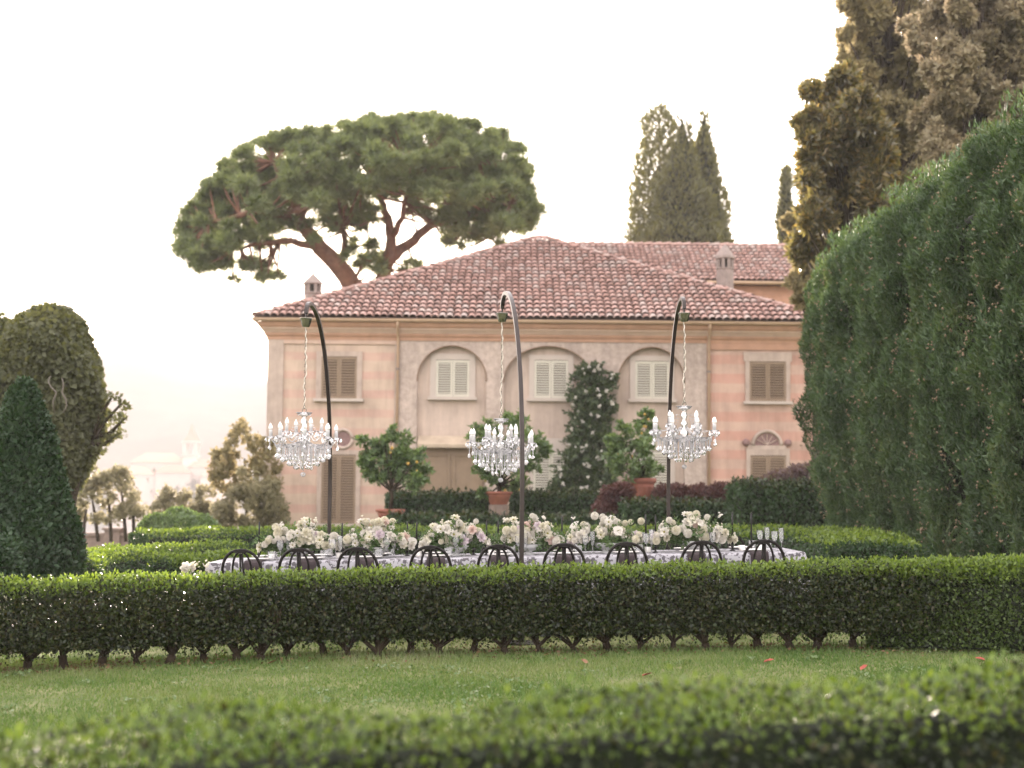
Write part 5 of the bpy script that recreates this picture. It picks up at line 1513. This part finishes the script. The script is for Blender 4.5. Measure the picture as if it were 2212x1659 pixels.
def put(name, me, x, y, label, cat, group, rz=0, dz=0.001, rx=0):
    o = link(name, me, None, (x, y, tz(x) + dz + .001), (rx, -SL, rz))
    return tag(o, label, cat, group)
for x, side, i in seats:
    sd_ = 'near' if side == 0 else 'far'
    wh = ('leftmost' if i == 0 else 'rightmost' if i == 8 else ordn[i] + ' from left')
    sgn = 1 if side == 0 else -1
    ye = TY0 if side == 0 else TY1
    o = put('napkin', nap_me, x, ye, 'dark napkin hanging over the %s table edge, %s' % (sd_, wh), 'napkin', 'dark napkins on the %s side' % sd_, 0 if side == 0 else math.pi, .0)
    put('plate', plate_me, x + random.uniform(-.02, .02), ye + sgn * .20, 'white dinner plate on the %s side of the table, %s' % (sd_, wh), 'plate', 'plates on the %s side' % sd_, dz=.009)
    gx_ = x + .20 + random.uniform(-.02, .02)
    if gx_ > TXR - .08: gx_ = x - .22
    put('goblet', gob_me, gx_, ye + sgn * .32, 'cut glass goblet on the %s side of the table, %s' % (sd_, wh), 'goblet', 'goblets on the %s side' % sd_)
    put('wine_flute', flu_me, gx_ + random.uniform(.055, .075), ye + sgn * (.36 + random.uniform(0, .03)), 'tall clear flute on the %s side of the table, %s' % (sd_, wh), 'glass', 'flutes on the %s side' % sd_)
    put('tumbler', tum_me, gx_ - .075, ye + sgn * .27, 'faceted glass tumbler on the %s side of the table, %s' % (sd_, wh), 'tumbler', 'tumblers on the %s side' % sd_)
for k, xv in enumerate((590, 735, 905, 1062, 1222, 1398, 1600, 1640)):
    x = at(xv, 1190, 14.85).x
    put('votive_cup', vot_me, x, 14.78, 'small white votive cup on the table centre line, %s' % ('rightmost' if k == 7 else 'leftmost' if k == 0 else ordn[k] + ' from left'), 'cup', 'votive cups')
# black tapers
for k, (xv, dy) in enumerate(((560, 0), (739, .0), (880, .25), (900, -.05), (1023, .2), (1051, 0), (1076, .1), (1214, .15), (1236, .3), (1395, 0), (1416, -.1), (1582, -.05), (1623, .05))):
    D = 14.87 + dy; x = at(xv, 1150, D).x
    t = thing('taper_candle', 'black taper candle in a small black holder, %s along the table' % ('leftmost' if k == 0 else 'rightmost' if k == 12 else (ordn + ['tenth', 'eleventh', 'twelfth'])[k] + ' from left'), 'candle', (x, D, tz(x) + .002), 0, 'black taper candles')
    MB().lathe([(.03, 0), (.03, .006), (.012, .014), (.010, .035), (.017, .045), (.017, .06), (.011, .062)], 14).build('holder', M['candle_black'], t, smooth=True)
    hh = .29 + random.uniform(-.02, .03)
    MB().lathe([(.0095, .063), (.0088, .063 + hh * .7), (.007, .063 + hh), (.002, .066 + hh)], 10).build('taper', M['candle_black'], t, smooth=True)
    MB().tube([(0, 0, .064 + hh), (.001, 0, .078 + hh)], .0016, 5).build('wick', M['pale_wood'], t)

# ------------------------------------------------------------------ flowers
def petals(ring):
    """ring: (count, radius, z, tilt, length, width) -> leaf-like cupped petals"""
    Vs, Fs = [], []
    for (cnt, r, z, tilt, L, W) in ring:
        for k in range(cnt):
            a = 2 * math.pi * (k + random.uniform(-.15, .15)) / cnt + r * 40
            rad = Vector((math.cos(a), math.sin(a), 0)); tg = Vector((-math.sin(a), math.cos(a), 0)); up = Vector((0, 0, 1))
            d = rad * math.cos(tilt) + up * math.sin(tilt); nn = up * math.cos(tilt) - rad * math.sin(tilt)
            p = rad * r + up * z
            b = len(Vs)
            Vs += [p - tg * W * .22, p + tg * W * .22, p + d * L * .6 + tg * W * .5 + nn * L * .10, p + d * L - nn * L * .04 + tg * W * .18, p + d * L - nn * L * .04 - tg * W * .18, p + d * L * .6 - tg * W * .5 + nn * L * .10, p + d * L * .55 - nn * L * .08]
            Fs += [(b, b + 1, b + 6), (b + 1, b + 2, b + 6), (b + 2, b + 3, b + 6), (b + 3, b + 4, b + 6), (b + 4, b + 5, b + 6), (b + 5, b, b + 6)]
    return Vs, Fs
def bloom_mesh(kind, mat):
    mb = MB(); mats = [M[mat], M['flower_eye']]
    if kind == 'pompon':
        rg = []
        for lat in range(7):
            th = R(-50 + lat * 23); r = .035 * math.cos(th); z = .035 * math.sin(th)
            rg.append((max(3, int(16 * math.cos(th))), r * .75, z * .75, max(-.9, th * .9 + .15), .020, .020))
        mb.add(*petals(rg)); mb.ball((0, 0, 0), .026, 8, 6)
    elif kind == 'rose':
        mb.add(*petals([(7, .010, -.012, .25, .052, .046), (6, .010, -.004, .65, .044, .044), (5, .008, .002, 1.0, .036, .036), (4, .004, .004, 1.3, .028, .028)]))
        mb.ball((0, 0, .006), .012, 6, 4)
    elif kind == 'open':
        mb.add(*petals([(8, .008, 0, .30, .050, .034), (7, .006, .004, .65, .036, .026)]))
        mb.ball((0, 0, .008), .012, 8, 5, .7, 1)
    elif kind == 'disc':
        n = 16; vs = [(0, 0, -.016)]
        for i in range(n):
            a = 2 * math.pi * i / n; rr = .062 * (1 - .16 * math.exp(-((a - math.pi) / .5) ** 2)) * (1 + .05 * math.sin(3 * a))
            vs.append((rr * 1.1 * math.cos(a), rr * math.sin(a), .012 + .010 * math.cos(2 * a)))
        mb.add(vs, [(0, i + 1, (i + 1) % n + 1) for i in range(n)])
        mb.tube([(0, 0, -.012), (.012, 0, .02), (.03, 0, .035)], [.004, .004, .002], 5, 1)
    else:
        for _ in range(7):
            q = Vector((random.uniform(-.03, .03), random.uniform(-.03, .03), random.uniform(-.02, .05)))
            v, f = petals([(5, .002, 0, .4, .016, .013)])
            mb.add([a + q for a in v], f)
    return mb.mesh('bloom', mats)
kinds = [('pompon', 'petal_white', 7), ('pompon', 'petal_cream', 6), ('rose', 'petal_white', 4), ('rose', 'petal_blush', 1.6), ('rose', 'petal_lilac', 1.6), ('rose', 'petal_peach', .3), ('open', 'petal_white', 4), ('open', 'petal_cream', 4), ('disc', 'petal_white', 1.2), ('spray', 'petal_white', 4), ('spray', 'petal_cream', 3), ('rose', 'petal_cream', 3)]
blooms = [[bloom_mesh(k, m) for _ in range(2)] for k, m, wgt in kinds]
wts = [wgt for k, m, wgt in kinds]
arr = [(648, 90, 'leftmost'), (818, 76, 'second from the left'), (985, 74, 'third from the left'), (1143, 74, 'fourth, behind the middle pole'), (1308, 82, 'fifth from the left'), (1497, 92, 'rightmost')]
for xv, hwv, lb in arr:
    c = at(xv, 1180, 14.86); x = c.x; s = FV / 14.86; hw_ = hwv / s
    t = thing('flower_arrangement', 'low arrangement of white and blush flowers in a footed bowl, ' + lb, 'flowers', (x, 14.86, tz(x) + .002), 0, 'flower arrangements along the table')
    MB().lathe([(.06, 0), (.058, .012), (.03, .02), (.03, .032), (.10, .062), (.135, .105), (.130, .107), (.095, .07), (.0, .05)], 24).build('bowl', M['bowl'], t, smooth=True)
    parts = []
    for _ in range(26):
        a = random.uniform(0, 2 * math.pi); r = random.uniform(.3, 1.0)
        cc = (math.cos(a) * r * hw_ * .95, math.sin(a) * r * .2, random.uniform(.08, .22))
        P, N = ell_pts(36, cc, (.07, .06, .05), .2); parts.append(leaves(P, N, .052, .024, .3, (math.cos(a) * .5, 0, .5), .7))
    for _ in range(26):                                     # loose sprigs reaching out of the outline
        a = random.uniform(-.2, math.pi + .2); e = np.array([math.cos(a) * hw_ * random.uniform(.8, 1.12), random.uniform(-.15, .1), .16 + max(0, math.sin(a)) * random.uniform(.12, .24)])
        st = np.array([e[0] * .4, 0, .1]); f = np.linspace(.4, 1, 16)[:, None]
        P = st + (e - st) * f; N = nrm(rng.normal(size=(16, 3)))
        parts.append(leaves(P, N, .036, .016, .6, tuple((e - st) * 4), 0.2))
    leaf_obj('greenery', parts, M['sage_leaf'], t)
    placed = []
    tries = 0
    while len(placed) < 60 and tries < 3500:
        tries += 1
        a = random.uniform(0, math.pi); rr = random.uniform(.25, 1) ** .6
        dxy = random.uniform(-1, 1)
        px_ = random.uniform(-1, 1) * hw_ * .97; py_ = -.20 * random.uniform(.0, 1.0) if random.random() < .8 else random.uniform(0, .16)
        hmax = .345 - .05 * (px_ / hw_) ** 2 + .05 * math.sin(px_ * 19 + xv)
        pz_ = .09 + (hmax * (1 - .55 * abs(px_ / hw_) ** 3) - .09) * random.uniform(.15, 1.0) ** .7 * (1 - .35 * max(0, -py_) / .2)
        q = Vector((px_, py_, pz_))
        if any((q - o_).length < .038 for o_ in placed): continue
        placed.append(q)
        ki = random.choices(range(len(kinds)), wts)[0]
        me = random.choice(blooms[ki])
        dirv = Vector((px_ * 1.0, py_ * 1.2 - .28, (pz_ - .08) * 1.3)).normalized()
        o = link('bloom', me, t, q); o.rotation_euler = dirv.to_track_quat('Z', 'Y').to_euler(); 
        sc1 = random.uniform(.62, 1.08)
        if kinds[ki][0] == 'disc': sc1 *= 1.15
        o.scale = (sc1,) * 3
    for _ in range(9):                                      # single blooms standing above the rest
        px_ = random.uniform(-.95, .95) * hw_; q = Vector((px_, random.uniform(-.12, .08), random.uniform(.30, .40) - .06 * abs(px_ / hw_)))
        placed.append(q); ki = random.choice((0, 0, 1, 1, 6, 7, 9, 10))
        o = link('bloom', random.choice(blooms[ki]), t, q); o.rotation_euler = Vector((px_ * .5, -.5, .6)).to_track_quat('Z', 'Y').to_euler(); o.scale = (random.uniform(.6, .95),) * 3
    st = MB()
    for q in placed: st.tube([(q.x * .25, q.y * .25, .08), (q.x * .7, q.y * .7, q.z * .6 + .03), tuple(q)], .0028, 4, cap=False)
    st.build('stems', M['sage_leaf'], t)
# small flower cluster spilling at the table's left corner
q = at(437, 1233, 14.25)
t = thing('flower_cluster', 'white flowers on the ground at the left end of the table', 'flowers', (q.x, 14.25, gzf(q.x, 14.25)))
parts = []
for _ in range(8):
    P, N = ell_pts(40, (random.uniform(-.14, .1), random.uniform(-.1, .1), random.uniform(.2, .6)), (.07, .07, .1), .2); parts.append(leaves(P, N, .06, .025, .3, (0, 0, .6), .6))
leaf_obj('greenery', parts, M['sage_leaf'], t)
for _ in range(26):
    o = link('bloom', random.choice(blooms[random.choice((6, 9, 2, 10))]), t, (random.uniform(-.16, .10), random.uniform(-.14, .05), random.uniform(.45, .74)))
    o.rotation_euler = (random.uniform(.4, 1.5), random.uniform(-.6, .6), random.uniform(0, 6)); o.scale = (random.uniform(.7, 1.1),) * 3
st = MB()
for _ in range(8): st.tube([(random.uniform(-.06, .06), 0, 0), (random.uniform(-.14, .1), random.uniform(-.1, .05), .68)], .004, 4)
st.build('stems', M['sage_leaf'], t)

# ------------------------------------------------------------------ chandeliers on arched poles
def cat_mesh(mb_list): pass
octa = [(1, 0, 0), (0, 1, 0), (-1, 0, 0), (0, -1, 0), (0, 0, 1), (0, 0, -1)]
octaf = [(0, 1, 4), (1, 2, 4), (2, 3, 4), (3, 0, 4), (1, 0, 5), (2, 1, 5), (3, 2, 5), (0, 3, 5)]
def bead(mb, p, r, sz=1.0): mb.add([(p[0] + v[0] * r, p[1] + v[1] * r, p[2] + v[2] * r * sz) for v in octa], octaf)
def string_mesh(n, pitch=.0155, r=.0085):
    mb = MB()
    for k in range(n): bead(mb, (0, 0, -pitch * (k + .5)), r)
    return mb.mesh('bead_string', M['crystal'])
drop_mb = MB().lathe([(.0005, 0), (.004, -.008), (.0125, -.022), (.0145, -.030), (.010, -.040), (.001, -.046)], 7)
drop_mb.v = [(v[0], v[1] * .7, v[2]) for v in drop_mb.v]
drop_me = drop_mb.mesh('crystal_drop', M['crystal'])
strs = {n: string_mesh(n) for n in (3, 5, 7, 9, 11)}
dish_me = MB().lathe([(.006, -.012), (.012, -.004), (.036, .002), (.044, .012), (.040, .013), (.012, .006), (.012, .012)], 12, close=False).mesh('dish', M['crystal'], smooth=True)
cand_me = MB().lathe([(.016, .008), (.0155, .072), (.016, .078)], 10).mesh('candle_tube', M['candle_white'], smooth=True)
bulb_me = MB().lathe([(.010, .079), (.0185, .092), (.0195, .104), (.0145, .124), (.006, .142), (.0005, .152)], 10).mesh('bulb', M['bulb'], smooth=True)
def arm_mesh(R_, z0, z1):
    pts = []
    for i in range(13):
        f = i / 12
        r = .02 + (R_ - .02) * f
        z = z0 + (z1 - z0) * f + -.065 * math.sin(math.pi * f) + .035 * math.sin(2 * math.pi * f) * (1 if f < .5 else .6)
        pts.append((r, 0, z))
    return MB().tube(pts, .0068, 7).mesh('arm', M['crystal'], smooth=True)
armL = arm_mesh(.295, -.03, .012); armU = arm_mesh(.165, .06, .075)
def chandelier(label, loc, spin, chain_top):
    t = thing('chandelier', label, 'chandelier', loc, spin, 'crystal chandeliers over the table')
    MB().lathe([(.010, .285), (.045, .275), (.052, .262), (.030, .255), (.016, .235), (.024, .215), (.030, .19), (.022, .16), (.014, .135), (.030, .12), (.034, .10), (.020, .085), (.014, .06), (.026, .045), (.040, .02), (.034, -.02), (.02, -.05), (.030, -.07), (.022, -.1), (.008, -.13), (.004, -.30)], 12).build('column', M['crystal'], t, smooth=True)
    MB().lathe([(.018, .268), (.055, .272), (.075, .285), (.072, .29), (.04, .28), (.018, .276)], 14, close=False).build('crown', M['crystal'], t, smooth=True)
    MB().tube([(.018 * math.cos(a), 0, .312 + .022 * math.sin(a)) for a in np.linspace(0, 2 * math.pi, 14, endpoint=False)], .004, 6, closed=True).build('hook', M['cup_metal'], t, smooth=True)
    for (cnt, me, R_, z1, ph) in ((8, armL, .295, .012, 0), (4, armU, .165, .075, .35)):
        for k in range(cnt):
            a = 2 * math.pi * k / cnt + ph
            arm = link('arm', me, t, (0, 0, random.uniform(-.012, .014)), (0, random.uniform(-.05, .05), a + random.uniform(-.08, .08)))
            link('dish', dish_me, arm, (R_, 0, z1 + .012)); link('candle_tube', cand_me, arm, (R_, 0, z1 + .012)); link('bulb', bulb_me, arm, (R_, 0, z1 + .012))
            for j in range(5):
                b = 2 * math.pi * j / 5
                px_, py_ = R_ + .041 * math.cos(b), .041 * math.sin(b)
                link('crystal_drop', drop_me, arm, (px_, py_, z1 + .020 - .016 * (j % 2)), (0, 0, b))
            if cnt == 8:
                link('bead_string', strs[5 if k % 2 else 3], arm, (R_ + .01, 0, z1 - .01)); link('crystal_drop', drop_me, arm, (R_ + .01, 0, z1 - .01 - .0155 * (5 if k % 2 else 3)), scale=1.2)
    # swags between neighbouring arms and from the crown
    for k in range(8):
        a0, a1 = 2 * math.pi * k / 8, 2 * math.pi * (k + 1) / 8
        mb = MB()
        for i in range(15):
            f = i / 14; a = a0 + (a1 - a0) * f; r = .27 - .02 * math.sin(math.pi * f)
            bead(mb, (r * math.cos(a), r * math.sin(a), .012 - .085 * math.sin(math.pi * f)), .0075)
        mb.build('swag', M['crystal'], t)
        mb = MB()
        for i in range(15):
            f = i / 14; r = .06 + .20 * f
            bead(mb, (r * math.cos(a0 + .2), r * math.sin(a0 + .2), .265 - .23 * f ** .55 - .05 * math.sin(math.pi * f)), .007)
        mb.build('swag', M['crystal'], t)
    for (cnt, r, z, n) in ((26, .240, -.040, 5), (22, .190, -.045, 7), (16, .135, -.055, 9), (9, .075, -.06, 11)):
        for k in range(cnt):
            a = 2 * math.pi * (k + .3) / cnt
            p_ = (r * math.cos(a), r * math.sin(a), z)
            s_ = link('bead_string', strs[n], t, p_)
            link('crystal_drop', drop_me, s_, (0, 0, -.0155 * n - .002), (0, 0, a), random.uniform(1.05, 1.35))
        MB().tube([(r * math.cos(a), r * math.sin(a), z + .002) for a in np.linspace(0, 2 * math.pi, 24, endpoint=False)], .004, 5, closed=True).build('ring', M['crystal'], t, smooth=True)
    MB().ball((0, 0, -.335), .024, 10, 8).build('crystal_ball', M['crystal'], t)
    # twisted cord and chain up to the pole
    H = chain_top - loc[2]; pts, pts2 = [], []
    for i in range(60):
        f = i / 59; z = .333 + (H - .333) * f
        w_ = .012 * math.sin(f * 17 + spin) * math.sin(math.pi * f) + .020 * math.exp(-((f - .62) / .07) ** 2)
        pts.append((w_ + .004 * math.cos(f * 60), .004 * math.sin(f * 60), z)); pts2.append((-.004 * math.cos(f * 60), -.006 * math.sin(f * 60), z))
    t.scale = (1.11, 1.11, 1.0)
    MB().tube(pts, .0055, 6).build('cord', M['cord'], t, smooth=True)
    lk = MB()
    for k in range(int((H - .333) / .03)):
        z = .345 + .03 * k
        ax_ = k % 2
        lk.tube([((.007 * math.cos(a)) * (1 - ax_) , (.007 * math.cos(a)) * ax_, z + .018 * math.sin(a)) for a in np.linspace(0, 2 * math.pi, 8, endpoint=False)], .0022, 4, closed=True)
    lk.build('chain', M['cup_metal'], t, smooth=True)
    return t

def arched_pole(label, base, hang, ztop, side):
    """square steel tube: straight post that bends over towards the hanging point"""
    t = thing('arched_pole', label, 'pole', base, 0, 'arched steel poles carrying the chandeliers')
    bx, by, bz = base; hxp, hyp = hang[0] - bx, hang[1] - by
    H = ztop - bz
    L = math.hypot(hxp, hyp); dx, dy = hxp / L, hyp / L
    # side profile: s along the reach, z height (superellipse arc)
    pts = []
    zs = H * .42
    for i in range(9): pts.append((0, zs * i / 9))
    for i in range(29):
        a = (math.pi * .5) * i / 28
        s = L * .86 * (1 - math.cos(a)) ** 1.0; z = zs + (H - zs) * math.sin(a) ** .92
        pts.append((s, z))
    for i in range(1, 8):
        f = i / 7; pts.append((L * .86 + L * .14 * math.sin(f * math.pi / 2), H - .13 * (1 - math.cos(f * math.pi / 2))))
    wv = .019
    vs, fs = [], []
    n = len(pts)
    for i, (s, z) in enumerate(pts):
        a, b = pts[max(0, i - 1)], pts[min(n - 1, i + 1)]
        ts, tz_ = b[0] - a[0], b[1] - a[1]; l = math.hypot(ts, tz_); ts /= l; tz_ /= l
        ns, nz_ = -tz_, ts
        for (u, v) in ((-1, -1), (1, -1), (1, 1), (-1, 1)):
            ss = s + ns * v * wv; zz = z + nz_ * v * wv
            vs.append((dx * ss - dy * u * wv, dy * ss + dx * u * wv, zz))
    for i in range(n - 1):
        for k in range(4):
            k2 = (k + 1) % 4
            fs.append((i * 4 + k, i * 4 + k2, i * 4 + 4 + k2, i * 4 + 4 + k))
    fs += [(3, 2, 1, 0), tuple((n - 1) * 4 + k for k in range(4))]
    MB().add(vs, fs).build('post', M['bronze'], t)
    MB().lathe([(.20, 0), (.20, .012), (.03, .016), (.03, .05)], 20).build('base_plate', M['bronze'], t)
    ez = H - .13
    MB().tube([(hxp, hyp, ez + .02), (hxp, hyp, ez - .05)], .010, 6).build('hanger', M['bronze'], t)
    MB().lathe([(.062, -.045), (.066, -.050), (.060, -.056), (.046, -.110), (.036, -.135), (.006, -.138)], 8, (hxp, hyp, ez)).build('ceiling_cup', M['cup_metal'], t)
    return t, bz + ez - .138
def rig(plabel, clabel, basev, D0, chv, Dc, ytop, spin):
    g = at(basev, 1150, D0); base = (g.x, D0, gzf(g.x, D0))
    c = at(chv[0], chv[1], Dc)
    # the crest is near the hanging end
    ztop = at(chv[0], ytop, Dc).z
    pole, zt_ = arched_pole(plabel, base, (c.x, Dc), ztop, 0)
    chandelier(clabel, tuple(c), spin, zt_)
rig('dark arched pole rising from behind the left end of the table', 'crystal chandelier hanging over the left end of the table', 711, 16.35, (656, 953), 14.75, 650, .15)
rig('dark arched pole standing in front of the table at the middle', 'crystal chandelier hanging over the middle of the table, partly behind its pole', 1127, 13.55, (1082, 966), 14.95, 640, .55)
rig('dark arched pole rising from behind the right end of the table', 'crystal chandelier hanging over the right end of the table', 1444, 16.45, (1478, 938), 15.1, 640, .30)

# ------------------------------------------------------------------ evening haze
hm = bpy.data.materials.new('haze'); hm.use_nodes = True
ht = hm.node_tree; ht.nodes.clear()
pv = ht.nodes.new('ShaderNodeVolumePrincipled')
pv.inputs['Color'].default_value = (1.0, 0.965, 0.955, 1)
pv.inputs['Density'].default_value = HAZE_DENSITY
pv.inputs['Anisotropy'].default_value = 0.1
ho = ht.nodes.new('ShaderNodeOutputMaterial'); ht.links.new(pv.outputs[0], ho.inputs['Volume'])
hz_o = MB().box(-930, 930, -930, 930, -13, 92).build('haze', hm)
tag(hz_o, 'pale evening haze over the lake and garden', 'haze', kind='stuff')
